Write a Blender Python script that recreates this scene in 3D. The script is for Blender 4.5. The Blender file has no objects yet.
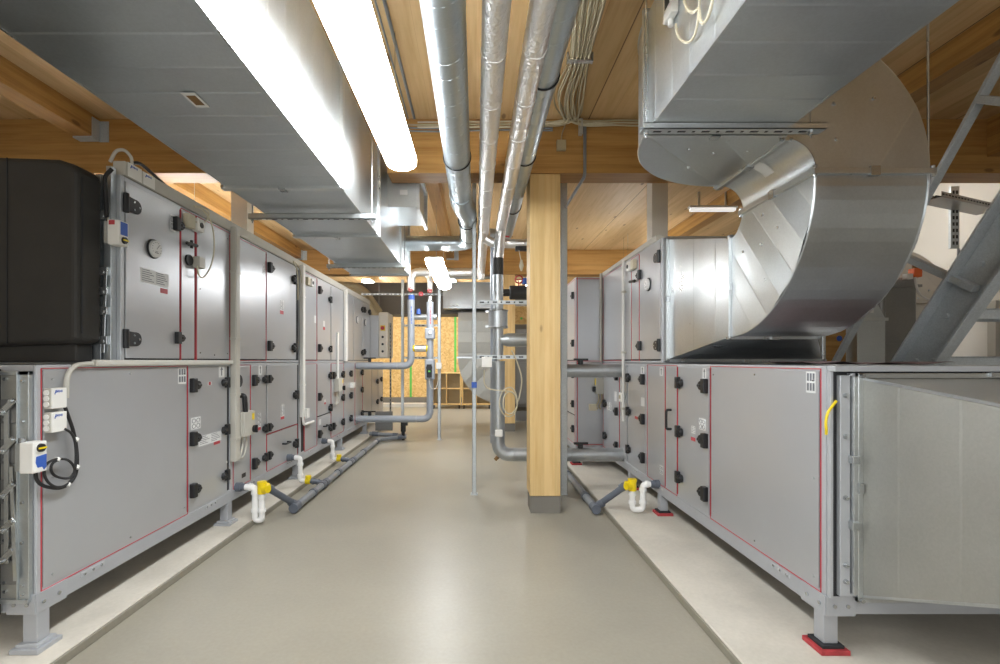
import bpy, bmesh, math, random
from mathutils import Vector, Matrix
random.seed(7)
C = bpy.context.scene.collection
F = 480.0            # focal length in pixels of a 1000 px wide frame
EYE = 1.5            # camera height
VX, VY = 476.0, 361.0

def X_(px, Y): return (px - VX) / F * Y
def Z_(py, Y): return EYE - (py - VY) / F * Y
def P_(px, py, Y): return (X_(px, Y), Y, Z_(py, Y))

# ------------------------------------------------------------------ materials
def srgb(r, g, b):
    def f(c):
        c /= 255.0
        return c / 12.92 if c <= 0.04045 else ((c + 0.055) / 1.055) ** 2.4
    return (f(r), f(g), f(b), 1.0)

def base_mat(name):
    m = bpy.data.materials.new(name); m.use_nodes = True
    nt = m.node_tree
    return m, nt, nt.nodes['Principled BSDF']

def add(nt, t, **kw):
    n = nt.nodes.new(t)
    for k, v in kw.items():
        if hasattr(n, k) and k not in n.inputs: setattr(n, k, v)
        else: n.inputs[k].default_value = v
    return n

def coords(nt, scale=(1, 1, 1)):
    tc = nt.nodes.new('ShaderNodeTexCoord'); mp = nt.nodes.new('ShaderNodeMapping')
    mp.inputs['Scale'].default_value = scale
    nt.links.new(tc.outputs['Object'], mp.inputs['Vector'])
    return mp.outputs['Vector']

def ramp(nt, src, stops):
    r = nt.nodes.new('ShaderNodeValToRGB')
    el = r.color_ramp.elements
    while len(el) < len(stops): el.new(0.5)
    for e, (p, c) in zip(el, stops): e.position = p; e.color = c
    nt.links.new(src, r.inputs['Fac'])
    return r.outputs['Color']

def mixc(nt, fac, a, b, mode='MIX'):
    m = nt.nodes.new('ShaderNodeMix'); m.data_type = 'RGBA'; m.blend_type = mode
    for sock, v in ((m.inputs['Factor'], fac), (m.inputs['A'], a), (m.inputs['B'], b)):
        pass
    ins = [i for i in m.inputs]
    def setin(s, v):
        if isinstance(v, (int, float)): s.default_value = v
        elif isinstance(v, tuple): s.default_value = v
        else: nt.links.new(v, s)
    setin(ins[0], fac); setin(ins[6], a); setin(ins[7], b)
    return m.outputs[2]

def bump(nt, bsdf, h, strength=0.2, dist=0.01):
    b = nt.nodes.new('ShaderNodeBump'); b.inputs['Strength'].default_value = strength
    b.inputs['Distance'].default_value = dist
    nt.links.new(h, b.inputs['Height']); nt.links.new(b.outputs['Normal'], bsdf.inputs['Normal'])

def flat(name, col, rough=0.5, metal=0.0, var=0.06, scale=6.0, bmp=0.0, bscale=80, coat=0.0):
    m, nt, b = base_mat(name)
    v = coords(nt)
    n = add(nt, 'ShaderNodeTexNoise'); n.inputs['Scale'].default_value = scale; n.inputs['Detail'].default_value = 5
    nt.links.new(v, n.inputs['Vector'])
    lo = tuple(c * (1 - var) for c in col[:3]) + (1,); hi = tuple(min(1, c * (1 + var)) for c in col[:3]) + (1,)
    nt.links.new(ramp(nt, n.outputs['Fac'], [(0.3, lo), (0.7, hi)]), b.inputs['Base Color'])
    b.inputs['Roughness'].default_value = rough; b.inputs['Metallic'].default_value = metal
    if coat: b.inputs['Coat Weight'].default_value = coat
    if bmp:
        n2 = add(nt, 'ShaderNodeTexNoise'); n2.inputs['Scale'].default_value = bscale
        nt.links.new(v, n2.inputs['Vector']); bump(nt, b, n2.outputs['Fac'], bmp, 0.004)
    return m

def galv(name, col, rough=0.34, metal=0.85, streak=(1, 1, 1), spangle=0.03):
    m, nt, b = base_mat(name)
    v = coords(nt); vs = coords(nt, streak)
    vo = add(nt, 'ShaderNodeTexVoronoi'); vo.inputs['Scale'].default_value = 110; nt.links.new(v, vo.inputs['Vector'])
    n = add(nt, 'ShaderNodeTexNoise'); n.inputs['Scale'].default_value = 3.0; n.inputs['Detail'].default_value = 6; nt.links.new(vs, n.inputs['Vector'])
    sep = nt.nodes.new('ShaderNodeSeparateColor'); nt.links.new(vo.outputs['Color'], sep.inputs[0])
    lo = tuple(c * (1 - spangle) for c in col[:3]) + (1,); hi = tuple(min(1, c * (1 + spangle)) for c in col[:3]) + (1,)
    c1 = ramp(nt, sep.outputs[0], [(0, lo), (1, hi)])
    c2 = ramp(nt, n.outputs['Fac'], [(0.25, (0.86, 0.86, 0.86, 1)), (0.75, (1, 1, 1, 1))])
    nt.links.new(mixc(nt, 1.0, c1, c2, 'MULTIPLY'), b.inputs['Base Color'])
    b.inputs['Metallic'].default_value = metal
    rr = ramp(nt, n.outputs['Fac'], [(0.2, (rough - .05,) * 3 + (1,)), (0.8, (rough + .08,) * 3 + (1,))])
    nt.links.new(rr, b.inputs['Roughness'])
    return m

def foil(name):
    m, nt, b = base_mat(name)
    v = coords(nt)
    n = add(nt, 'ShaderNodeTexNoise'); n.inputs['Scale'].default_value = 22; n.inputs['Detail'].default_value = 6; nt.links.new(v, n.inputs['Vector'])
    vo = add(nt, 'ShaderNodeTexVoronoi', feature='DISTANCE_TO_EDGE'); vo.inputs['Scale'].default_value = 30; nt.links.new(v, vo.inputs['Vector'])
    b.inputs['Base Color'].default_value = (0.86, 0.85, 0.84, 1); b.inputs['Metallic'].default_value = 0.9; b.inputs['Roughness'].default_value = 0.3
    ma = nt.nodes.new('ShaderNodeMath'); ma.operation = 'ADD'
    nt.links.new(n.outputs['Fac'], ma.inputs[0]); nt.links.new(vo.outputs['Distance'], ma.inputs[1])
    bump(nt, b, ma.outputs[0], 0.55, 0.012)
    return m

def wood(name, axis, light, dark, lam=None, seam=None, knots=True, rough=0.55):
    """Spruce: grain along axis; lam = (axis index, lamella width) with faint board lines; seam = (axis index, pitch, offset) dark joints."""
    m, nt, b = base_mat(name)
    st = [9.0, 9.0, 9.0]; st[axis] = 0.55
    v = coords(nt, tuple(st)); o = coords(nt)
    n = add(nt, 'ShaderNodeTexNoise'); n.inputs['Scale'].default_value = 2.2; n.inputs['Detail'].default_value = 8; n.inputs['Roughness'].default_value = 0.62
    nt.links.new(v, n.inputs['Vector'])
    col = ramp(nt, n.outputs['Fac'], [(0.30, dark), (0.55, light), (0.8, tuple(min(1, c * 1.07) for c in light[:3]) + (1,))])
    sx = nt.nodes.new('ShaderNodeSeparateXYZ'); nt.links.new(o, sx.inputs[0])
    if lam:
        ax, w = lam
        d = nt.nodes.new('ShaderNodeMath'); d.operation = 'DIVIDE'; d.inputs[1].default_value = w; nt.links.new(sx.outputs[ax], d.inputs[0])
        fl = nt.nodes.new('ShaderNodeMath'); fl.operation = 'FLOOR'; nt.links.new(d.outputs[0], fl.inputs[0])
        wn = nt.nodes.new('ShaderNodeTexWhiteNoise'); wn.noise_dimensions = '1D'; nt.links.new(fl.outputs[0], wn.inputs['W'])
        tint = ramp(nt, wn.outputs['Value'], [(0, (0.82, 0.80, 0.76, 1)), (1, (1, 1, 1, 1))])
        col = mixc(nt, 1.0, col, tint, 'MULTIPLY')
        fr = nt.nodes.new('ShaderNodeMath'); fr.operation = 'FRACT'; nt.links.new(d.outputs[0], fr.inputs[0])
        ln = ramp(nt, fr.outputs[0], [(0.0, (0.72, 0.66, 0.58, 1)), (0.02, (1, 1, 1, 1))])
        col = mixc(nt, 1.0, col, ln, 'MULTIPLY')
    if knots:
        ks = [5.0, 5.0, 5.0]; ks[axis] = 2.0
        kv = coords(nt, tuple(ks))
        vo = add(nt, 'ShaderNodeTexVoronoi'); vo.inputs['Scale'].default_value = 1.0; nt.links.new(kv, vo.inputs['Vector'])
        k = ramp(nt, vo.outputs['Distance'], [(0.075, (1, 1, 1, 1)), (0.125, (0, 0, 0, 1))])
        sk = nt.nodes.new('ShaderNodeSeparateColor'); nt.links.new(k, sk.inputs[0])
        mm = nt.nodes.new('ShaderNodeMath'); mm.operation = 'MULTIPLY'; mm.inputs[1].default_value = 0.7; nt.links.new(sk.outputs[0], mm.inputs[0])
        col = mixc(nt, mm.outputs[0], col, (0.13, 0.055, 0.018, 1))
    if seam:
        ax, w, off = seam
        a0 = nt.nodes.new('ShaderNodeMath'); a0.operation = 'SUBTRACT'; a0.inputs[1].default_value = off; nt.links.new(sx.outputs[ax], a0.inputs[0])
        d = nt.nodes.new('ShaderNodeMath'); d.operation = 'DIVIDE'; d.inputs[1].default_value = w; nt.links.new(a0.outputs[0], d.inputs[0])
        fr = nt.nodes.new('ShaderNodeMath'); fr.operation = 'FRACT'; nt.links.new(d.outputs[0], fr.inputs[0])
        ln = ramp(nt, fr.outputs[0], [(0.0, (0.16, 0.10, 0.05, 1)), (0.008 / w * 1.0, (0.16, 0.10, 0.05, 1)), (0.010 / w, (1, 1, 1, 1))])
        col = mixc(nt, 1.0, col, ln, 'MULTIPLY')
    nt.links.new(col, b.inputs['Base Color']); b.inputs['Roughness'].default_value = rough
    bump(nt, b, n.outputs['Fac'], 0.08, 0.004)
    return m

def osb(name):
    m, nt, b = base_mat(name)
    v = coords(nt)
    vo = add(nt, 'ShaderNodeTexVoronoi'); vo.inputs['Scale'].default_value = 26; vo.inputs['Randomness'].default_value = 1
    n = add(nt, 'ShaderNodeTexNoise'); n.inputs['Scale'].default_value = 4; n.inputs['Detail'].default_value = 6; nt.links.new(v, n.inputs['Vector'])
    nt.links.new(mixc(nt, 0.25, v, n.outputs['Color']), vo.inputs['Vector'])
    sep = nt.nodes.new('ShaderNodeSeparateColor'); nt.links.new(vo.outputs['Color'], sep.inputs[0])
    nt.links.new(ramp(nt, sep.outputs[0], [(0.0, srgb(206, 164, 96)), (0.4, srgb(222, 184, 116)), (0.75, srgb(230, 195, 130)), (1, srgb(236, 204, 142))]), b.inputs['Base Color'])
    b.inputs['Roughness'].default_value = 0.6
    return m

def concrete(name, col, rough, scale=1.5, dark=0.82, spec=0.5):
    m, nt, b = base_mat(name)
    v = coords(nt)
    n = add(nt, 'ShaderNodeTexNoise'); n.inputs['Scale'].default_value = scale; n.inputs['Detail'].default_value = 9; n.inputs['Roughness'].default_value = 0.6
    n2 = add(nt, 'ShaderNodeTexNoise'); n2.inputs['Scale'].default_value = 45; n2.inputs['Detail'].default_value = 4
    nt.links.new(v, n.inputs['Vector']); nt.links.new(v, n2.inputs['Vector'])
    lo = tuple(c * dark for c in col[:3]) + (1,)
    c1 = ramp(nt, n.outputs['Fac'], [(0.28, lo), (0.62, col)])
    c2 = ramp(nt, n2.outputs['Fac'], [(0.3, (0.93, 0.93, 0.92, 1)), (0.7, (1, 1, 1, 1))])
    nt.links.new(mixc(nt, 1.0, c1, c2, 'MULTIPLY'), b.inputs['Base Color'])
    b.inputs['Specular IOR Level'].default_value = spec
    nt.links.new(ramp(nt, n.outputs['Fac'], [(0.2, (rough - .07,) * 3 + (1,)), (0.8, (rough + .07,) * 3 + (1,))]), b.inputs['Roughness'])
    bump(nt, b, n2.outputs['Fac'], 0.05, 0.003)
    return m

def emit(name, col, strength):
    m, nt, b = base_mat(name)
    b.inputs['Base Color'].default_value = (0.9, 0.9, 0.9, 1)
    b.inputs['Emission Color'].default_value = col; b.inputs['Emission Strength'].default_value = strength
    return m

M = {}
M['casing'] = flat('grey_lacquered_sheet', srgb(184, 186, 189), 0.31, 0.42, 0.02, 3)
M['frame'] = flat('grey_frame_paint', srgb(184, 187, 191), 0.38, 0.25, 0.02, 3)
M['pad_base'] = flat('base_rail_paint', srgb(178, 181, 186), 0.4, 0.3, 0.03, 4)
M['seal'] = flat('dark_seal', srgb(44, 45, 48), 0.7)
M['red'] = flat('red_seal_line', srgb(190, 66, 74), 0.5)
M['redpad'] = flat('red_rubber', srgb(178, 62, 66), 0.65, 0, 0.2, 20)
M['black'] = flat('black_plastic', srgb(30, 31, 33), 0.42)
M['blackins'] = flat('black_foam_insulation', srgb(54, 52, 49), 0.62, 0, 0.10, 5, 0.15, 60)
M['cable'] = flat('black_cable_rubber', srgb(34, 34, 36), 0.5)
M['white'] = flat('white_plastic', srgb(232, 231, 226), 0.42, 0, 0.02)
M['beige'] = flat('beige_plastic', srgb(190, 187, 177), 0.45, 0, 0.02)
M['trunkl'] = flat('light_trunking_plastic', srgb(208, 206, 198), 0.45, 0, 0.02)
M['cream'] = flat('cream_cable', srgb(205, 197, 172), 0.5, 0, 0.04)
M['cream2'] = flat('tan_cable', srgb(176, 164, 134), 0.5, 0, 0.04)
M['pvcw'] = flat('white_drain_plastic', srgb(240, 240, 238), 0.3, 0, 0.01)
M['pvcg'] = flat('grey_drain_plastic', srgb(92, 98, 108), 0.4, 0, 0.05)
M['pvcl'] = flat('light_grey_drain_plastic', srgb(128, 132, 136), 0.4, 0, 0.05)
M['yellow'] = flat('yellow_plastic', srgb(236, 208, 22), 0.38, 0, 0.03)
M['blue'] = flat('blue_print', srgb(52, 92, 178), 0.5, 0, 0.05)
M['orange'] = flat('orange_plastic', srgb(228, 104, 34), 0.4)
M['green'] = flat('green_tape', srgb(98, 196, 84), 0.5)
M['label'] = flat('paper_label', srgb(222, 223, 222), 0.5, 0, 0.03)
M['ink'] = flat('label_ink', srgb(112, 114, 120), 0.6)
M['brown'] = flat('brown_print', srgb(122, 92, 52), 0.6)
M['galv'] = galv('galvanised_sheet', srgb(202, 208, 211), 0.34, 0.93)
M['galve'] = galv('elbow_sheet', srgb(202, 207, 209), 0.31, 0.93)
M['galvs'] = galv('satin_galvanised_sheet', srgb(184, 184, 178), 0.46, 0.8)
M['galvb'] = galv('bright_galvanised_sheet', srgb(208, 212, 213), 0.29, 0.92)
M['galvd'] = galv('dull_galvanised_sheet', srgb(150, 150, 148), 0.45, 0.75)
M['spiral'] = galv('spiral_duct_sheet', srgb(190, 200, 206), 0.34, 0.88)
M['steel'] = galv('hot_dip_steel', srgb(200, 207, 210), 0.5, 0.25, spangle=0.07)
M['jacket'] = galv('pipe_jacket', srgb(186, 190, 192), 0.40, 0.78, spangle=0.03)
M['ppvc'] = flat('grey_pipe_jacket', srgb(156, 162, 170), 0.38, 0.15, 0.03)
M['foil'] = foil('crinkled_foil')
M['zinc'] = galv('zinc_bolt', srgb(200, 204, 206), 0.25, 0.95)
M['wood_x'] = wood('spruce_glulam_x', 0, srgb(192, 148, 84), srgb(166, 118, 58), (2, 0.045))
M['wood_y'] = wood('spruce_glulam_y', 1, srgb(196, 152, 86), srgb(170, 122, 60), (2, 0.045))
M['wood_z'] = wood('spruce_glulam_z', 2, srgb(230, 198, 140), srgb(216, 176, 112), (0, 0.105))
M['ceil'] = wood('spruce_ceiling_panel', 1, srgb(218, 186, 138), srgb(202, 166, 114), (0, 0.22), (0, 1.2, -0.1))
M['osb'] = osb('strand_board')
M['shelfw'] = wood('birch_shelf', 2, srgb(222, 190, 130), srgb(206, 168, 106), None, None, False)
M['floor'] = concrete('floor_coating', srgb(162, 157, 143), 0.36, 0.9, 0.84)
M['kerb'] = concrete('kerb_coating', srgb(146, 141, 127), 0.5, 1.6, 0.84)
M['plinth'] = concrete('raw_concrete', srgb(212, 206, 194), 0.75, 2.4, 0.84)
M['wallw'] = flat('white_plaster', srgb(212, 209, 200), 0.8, 0, 0.03, 2, 0.1, 120)
M['walld'] = flat('grey_wall_panel', srgb(120, 116, 108), 0.7, 0, 0.05, 2)
M['pinkwool'] = flat('mineral_wool', srgb(126, 104, 104), 0.95, 0, 0.3, 30, 0.6, 60)
M['lamp'] = emit('lit_lamp_diffuser', (0.965, 0.985, 1.0, 1), 26.0)
M['lampb'] = emit('lit_strip_diffuser', (1.0, 0.985, 0.965, 1), 22.0)
M['lampd'] = emit('dim_strip_diffuser', (1.0, 0.98, 0.95, 1), 0.35)
M['post'] = flat('painted_post', srgb(218, 212, 200), 0.6, 0, 0.04)

# ------------------------------------------------------------------ mesh helpers
ORG = {}
class MB:
    def __init__(s): s.bm = bmesh.new()
    def box(s, x0, x1, y0, y1, z0, z1):
        x0, x1 = sorted((x0, x1)); y0, y1 = sorted((y0, y1)); z0, z1 = sorted((z0, z1))
        v = [s.bm.verts.new(p) for p in ((x0, y0, z0), (x1, y0, z0), (x1, y1, z0), (x0, y1, z0), (x0, y0, z1), (x1, y0, z1), (x1, y1, z1), (x0, y1, z1))]
        for f in ((3, 2, 1, 0), (4, 5, 6, 7), (0, 1, 5, 4), (1, 2, 6, 5), (2, 3, 7, 6), (3, 0, 4, 7)): s.bm.faces.new([v[i] for i in f])
        return s
    def bar(s, p0, p1, w, h, up=(0, 0, 1)):
        """a square bar from p0 to p1, w across, h along up"""
        p0 = Vector(p0); p1 = Vector(p1); d = (p1 - p0).normalized(); u = Vector(up)
        a = d.cross(u).normalized(); u = a.cross(d).normalized()
        vs = []
        for p in (p0, p1):
            for i, j in ((-1, -1), (1, -1), (1, 1), (-1, 1)): vs.append(s.bm.verts.new(p + a * (i * w / 2) + u * (j * h / 2)))
        for f in ((3, 2, 1, 0), (4, 5, 6, 7), (0, 1, 5, 4), (1, 2, 6, 5), (2, 3, 7, 6), (3, 0, 4, 7)): s.bm.faces.new([vs[i] for i in f])
        return s
    def cyl(s, p0, p1, r0, r1=None, seg=24, caps=True):
        r1 = r0 if r1 is None else r1
        p0 = Vector(p0); p1 = Vector(p1); d = (p1 - p0).normalized()
        a = d.orthogonal().normalized(); b = d.cross(a)
        A = []; B = []
        for i in range(seg):
            t = 2 * math.pi * i / seg; q = a * math.cos(t) + b * math.sin(t)
            A.append(s.bm.verts.new(p0 + q * r0)); B.append(s.bm.verts.new(p1 + q * r1))
        for i in range(seg):
            j = (i + 1) % seg; s.bm.faces.new((A[i], A[j], B[j], B[i]))
        if caps: s.bm.faces.new(A[::-1]); s.bm.faces.new(B)
        return s
    def tube(s, pts, r, seg=12, caps=True):
        pts = [Vector(p) for p in pts]; n = len(pts); rings = []
        t0 = (pts[1] - pts[0]).normalized(); a = t0.orthogonal().normalized()
        for i, p in enumerate(pts):
            if i == 0: t = t0
            elif i == n - 1: t = (pts[i] - pts[i - 1]).normalized()
            else: t = ((pts[i] - pts[i - 1]).normalized() + (pts[i + 1] - pts[i]).normalized()).normalized()
            a = (a - t * a.dot(t))
            a = a.normalized() if a.length > 1e-6 else t.orthogonal().normalized()
            b = t.cross(a)
            rr = r[i] if isinstance(r, (list, tuple)) else r
            rings.append([s.bm.verts.new(p + (a * math.cos(2 * math.pi * k / seg) + b * math.sin(2 * math.pi * k / seg)) * rr) for k in range(seg)])
        for A, B in zip(rings, rings[1:]):
            for k in range(seg): s.bm.faces.new((A[k], A[(k + 1) % seg], B[(k + 1) % seg], B[k]))
        if caps: s.bm.faces.new(rings[0][::-1]); s.bm.faces.new(rings[-1])
        return s
    def prism(s, poly, ext):
        """polygon (3-D points, planar) pushed along the vector ext"""
        e = Vector(ext); A = [s.bm.verts.new(Vector(p)) for p in poly]; B = [s.bm.verts.new(Vector(p) + e) for p in poly]
        n = len(A); s.bm.faces.new(A[::-1]); s.bm.faces.new(B)
        for i in range(n): s.bm.faces.new((A[i], A[(i + 1) % n], B[(i + 1) % n], B[i]))
        return s
    def sheet(s, poly, normal, along, pitch=0.19, amp=0.004, off=0.0):
        """one flat sheet face with shallow stiffening beads across it"""
        bm = bmesh.new(); nrm = Vector(normal).normalized(); d = Vector(along).normalized()
        bm.faces.new([bm.verts.new(Vector(p)) for p in poly])
        ts = [Vector(p).dot(d) for p in poly]; lo, hi = min(ts), max(ts)
        if pitch:
            k = math.floor((lo - off) / pitch)
            while off + k * pitch < hi:
                for t in (off + k * pitch, off + k * pitch + .010):
                  if lo + 1e-3 < t < hi - 1e-3:
                    bmesh.ops.bisect_plane(bm, geom=bm.verts[:] + bm.edges[:] + bm.faces[:], plane_co=d * t, plane_no=d)
                k += 1
            hs = (0.0, 0.9, 0.25, 1.0, 0.1, 0.6, 0.3)
            for v in bm.verts:
                q = (v.co.dot(d) - off) / pitch; i = math.floor(q + 1e-5); f = max(0.0, q - i)
                w_ = .010 / pitch; v.co += nrm * (amp * (hs[i % 7] * (1 - f) + hs[(i + 1) % 7] * f) + .0016 * (f / w_ if f < w_ else (1 - f) / (1 - w_)))
        mp = {}
        for v in bm.verts: mp[v.index] = None
        bm.verts.index_update()
        nv = [s.bm.verts.new(v.co) for v in bm.verts]
        for f in bm.faces: s.bm.faces.new([nv[v.index] for v in f.verts])
        bm.free(); return s
    def build_each(s, name, mat, parent, smooth=False, bevel=0.0):
        """every loose piece of the mesh as a part of its own"""
        bm = s.bm; left = set(bm.verts); out = []
        while left:
            st = [left.pop()]; isl = set(st)
            while st:
                v = st.pop()
                for e in v.link_edges:
                    o = e.other_vert(v)
                    if o in left: left.discard(o); isl.add(o); st.append(o)
            out.append(isl)
        out.sort(key=lambda q: min((round(v.co.y, 4), round(v.co.z, 4), round(v.co.x, 4)) for v in q))
        res = None
        for isl in out:
            m = MB(); mp = {v: m.bm.verts.new(v.co) for v in isl}
            for f in {f for v in isl for f in v.link_faces}: m.bm.faces.new([mp[v] for v in f.verts])
            res = m.build(name, mat, parent, smooth, bevel)
        bm.free(); return res
    def build(s, name, mat, parent=None, smooth=False, bevel=0.0, origin=None, seg=2):
        bm = s.bm
        bmesh.ops.recalc_face_normals(bm, faces=bm.faces[:])
        if parent is not None: o = ORG[parent.name]
        elif origin is not None: o = Vector(origin)
        else:
            xs = [v.co for v in bm.verts]
            o = Vector(((min(v.x for v in xs) + max(v.x for v in xs)) / 2, (min(v.y for v in xs) + max(v.y for v in xs)) / 2, min(v.z for v in xs)))
        for v in bm.verts: v.co -= o
        me = bpy.data.meshes.new(name); bm.to_mesh(me); bm.free()
        me.materials.append(mat if not isinstance(mat, str) else M[mat])
        if smooth:
            for p in me.polygons: p.use_smooth = True
            try: me.set_sharp_from_angle(angle=math.radians(40))
            except Exception: pass
        ob = bpy.data.objects.new(name, me); C.objects.link(ob)
        if parent is not None: ob.parent = parent
        else: ob.location = o
        ORG[ob.name] = o
        if bevel:
            md = ob.modifiers.new('bevel', 'BEVEL'); md.width = bevel; md.segments = seg; md.limit_method = 'ANGLE'; md.angle_limit = math.radians(50)
        return ob

def thing(name, label, cat, loc, group=None):
    o = bpy.data.objects.new(name, None); o.empty_display_size = 0.1; C.objects.link(o); o.location = loc
    ORG[o.name] = Vector(loc); o['label'] = label; o['category'] = cat
    if group: o['group'] = group
    return o
def tag(o, label, cat, group=None, kind=None):
    o['label'] = label; o['category'] = cat
    if group: o['group'] = group
    if kind: o['kind'] = kind
    return o
def struct(o): o['kind'] = 'structure'; return o
def dup(t, loc, label=None, group=None):
    r = t.copy(); C.objects.link(r); r.location = loc; ORG[r.name] = Vector(loc)
    if label: r['label'] = label
    if group: r['group'] = group
    def rec(a, b):
        for ch in [c for c in bpy.data.objects if c.parent == a]:
            d = ch.copy(); C.objects.link(d); d.parent = b; rec(ch, d)
    rec(t, r); return r

def fillet(pts, R, n=8):
    pts = [Vector(p) for p in pts]; out = [pts[0]]
    for a, b, c in zip(pts, pts[1:], pts[2:]):
        d1 = (a - b); d2 = (c - b); r = min(R, d1.length * .49, d2.length * .49)
        d1.normalize(); d2.normalize()
        for i in range(n + 1):
            t = i / n; out.append((b + d1 * r) * (1 - t) ** 2 + b * 2 * t * (1 - t) + (b + d2 * r) * t ** 2)
    out.append(pts[-1]); return out
def smoothpath(pts, n=8):
    """Catmull-Rom through the points"""
    p = [Vector(q) for q in pts]; p = [p[0] * 2 - p[1]] + p + [p[-1] * 2 - p[-2]]; out = []
    for i in range(1, len(p) - 2):
        for k in range(n):
            t = k / n; a, b, c, d = p[i - 1:i + 3]
            out.append(0.5 * ((2 * b) + (c - a) * t + (2 * a - 5 * b + 4 * c - d) * t * t + (3 * b - a - 3 * c + d) * t ** 3))
    out.append(p[-2]); return out
def ring(c, axis, R, r, seg=36, rs=8, a0=0, a1=2 * math.pi):
    c = Vector(c); d = Vector(axis).normalized(); a = d.orthogonal().normalized(); b = d.cross(a)
    return [c + (a * math.cos(a0 + (a1 - a0) * i / seg) + b * math.sin(a0 + (a1 - a0) * i / seg)) * R for i in range(seg + 1)]

# ------------------------------------------------------------------ the room
CEIL = 3.87; BEAMB = 3.34; BACK = 16.2; XL, XR = -4.7, 6.2; FRONT = -4.0
struct(MB().box(XL, XR, FRONT, BACK, -0.12, 0).build('floor', 'floor', origin=(0, 0, 0)))
struct(MB().box(XL, XR, FRONT, BACK, CEIL, CEIL + 0.16).build('ceiling', 'ceil', origin=(0, 0, CEIL)))
struct(MB().box(XL - .15, XL, FRONT, BACK, 0, CEIL).build('wall_left', 'wallw'))
struct(MB().box(XR, XR + .15, FRONT, BACK, 0, CEIL).build('wall_right', 'wallw'))
struct(MB().box(XL, XR, FRONT - .15, FRONT, 0, CEIL).build('wall_front', 'walld'))
struct(MB().box(XL, XR, BACK, BACK + .15, 0, 3.3).build('wall_back', 'osb', origin=(0, BACK, 0)))
struct(MB().box(XL, XR, BACK - .02, BACK + .15, 3.3, CEIL).build('trim_1', 'walld'))
struct(MB().box(XL, XR, BACK - .03, BACK, 0.10, 0.28).build('baseboard_back', 'walld'))
struct(MB().box(-3.5, 2.5, BACK - .55, BACK - .03, 0, 0.10).build('trim_2', 'wallw', bevel=.004))
# concrete pads under the air handling units
struct(MB().box(-4.3, -2.05, 1.0, 11.9, 0, 0.05).build('plinth_left', 'plinth', bevel=.008))
struct(MB().box(1.28, 4.3, 1.0, 11.9, 0, 0.05).build('plinth_right', 'plinth', bevel=.008))
struct(MB().box(-2.05, -2.034, 1.0, 11.9, 0, 0.046).build('trim_3', 'kerb', bevel=.004))
struct(MB().box(1.264, 1.28, 1.0, 11.9, 0, 0.046).build('trim_4', 'kerb', bevel=.004))
# timber frame
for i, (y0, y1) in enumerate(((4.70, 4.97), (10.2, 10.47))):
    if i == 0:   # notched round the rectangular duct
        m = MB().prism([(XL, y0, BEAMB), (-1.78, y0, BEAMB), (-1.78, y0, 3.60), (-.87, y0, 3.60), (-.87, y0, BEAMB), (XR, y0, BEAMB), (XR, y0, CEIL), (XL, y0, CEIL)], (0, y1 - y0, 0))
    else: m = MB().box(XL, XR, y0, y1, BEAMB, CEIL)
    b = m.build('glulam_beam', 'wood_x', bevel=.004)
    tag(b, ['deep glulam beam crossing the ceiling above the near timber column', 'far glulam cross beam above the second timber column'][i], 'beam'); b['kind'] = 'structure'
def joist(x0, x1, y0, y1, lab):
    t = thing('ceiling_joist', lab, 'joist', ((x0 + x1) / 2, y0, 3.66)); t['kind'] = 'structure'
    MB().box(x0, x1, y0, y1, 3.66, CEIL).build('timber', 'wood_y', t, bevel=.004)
    ey = y1 - .004
    sx = 1 if x0 < 0 else -1
    xs = x1 if x0 < 0 else x0
    h = MB().box(xs, xs + sx * .008, ey - .10, ey, 3.64, 3.84).box(xs, xs + sx * .09, ey - .006, ey, 3.64, 3.84).box(x0, x1, ey - .09, ey, 3.645, 3.66)
    h.build('joist_hanger', 'steel', t)
joist(-3.87, -3.68, FRONT, 4.70, 'timber joist over the black insulated duct, bracketed to the near glulam beam')
joist(3.51, 3.68, FRONT, 4.70, 'timber joist beyond the curved duct, bracketed to the near glulam beam')
joist(-3.87, -3.68, 4.97, 10.2, 'timber joist beyond the near glulam beam, above the strip lamp')
joist(-.62, -.46, 4.97, 10.2, 'timber joist over the aisle between the two glulam beams')
joist(3.51, 3.68, 4.97, 10.2, 'timber joist beyond the near glulam beam, on the stair side')
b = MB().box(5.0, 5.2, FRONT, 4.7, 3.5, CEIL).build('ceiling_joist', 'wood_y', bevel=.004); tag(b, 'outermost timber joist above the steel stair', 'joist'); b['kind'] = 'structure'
def column(y, lab):
    t = thing('timber_column', lab, 'column', (.67, y + .15, 0)); t['kind'] = 'structure'
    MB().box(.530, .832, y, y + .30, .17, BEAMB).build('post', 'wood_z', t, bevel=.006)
    MB().box(.540, .832, y + .01, y + .29, 0, .17).build('plinth', 'walld', t)
column(4.72, 'near square timber column in the aisle with grey painted base')
column(10.22, 'far timber column standing behind the vertical jacketed pipe')

# ------------------------------------------------------------------ air handling units
class Side: pass
L = Side(); L.X = -2.20; L.n = 1.0
R = Side(); R.X = 1.74; R.n = -1.0
PX = Side(); PX.X = 1.375; PX.n = -1.0
def fb(m, S, y0, y1, z0, z1, w0, w1): return m.box(S.X + S.n * w0, S.X + S.n * w1, y0, y1, z0, z1)
def fp(S, y, z, w=0.0): return (S.X + S.n * w, y, z)
def yl(px): return 2.20 * F / (VX - px)
def yr(px): return 1.74 * F / (px - VX)

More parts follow.
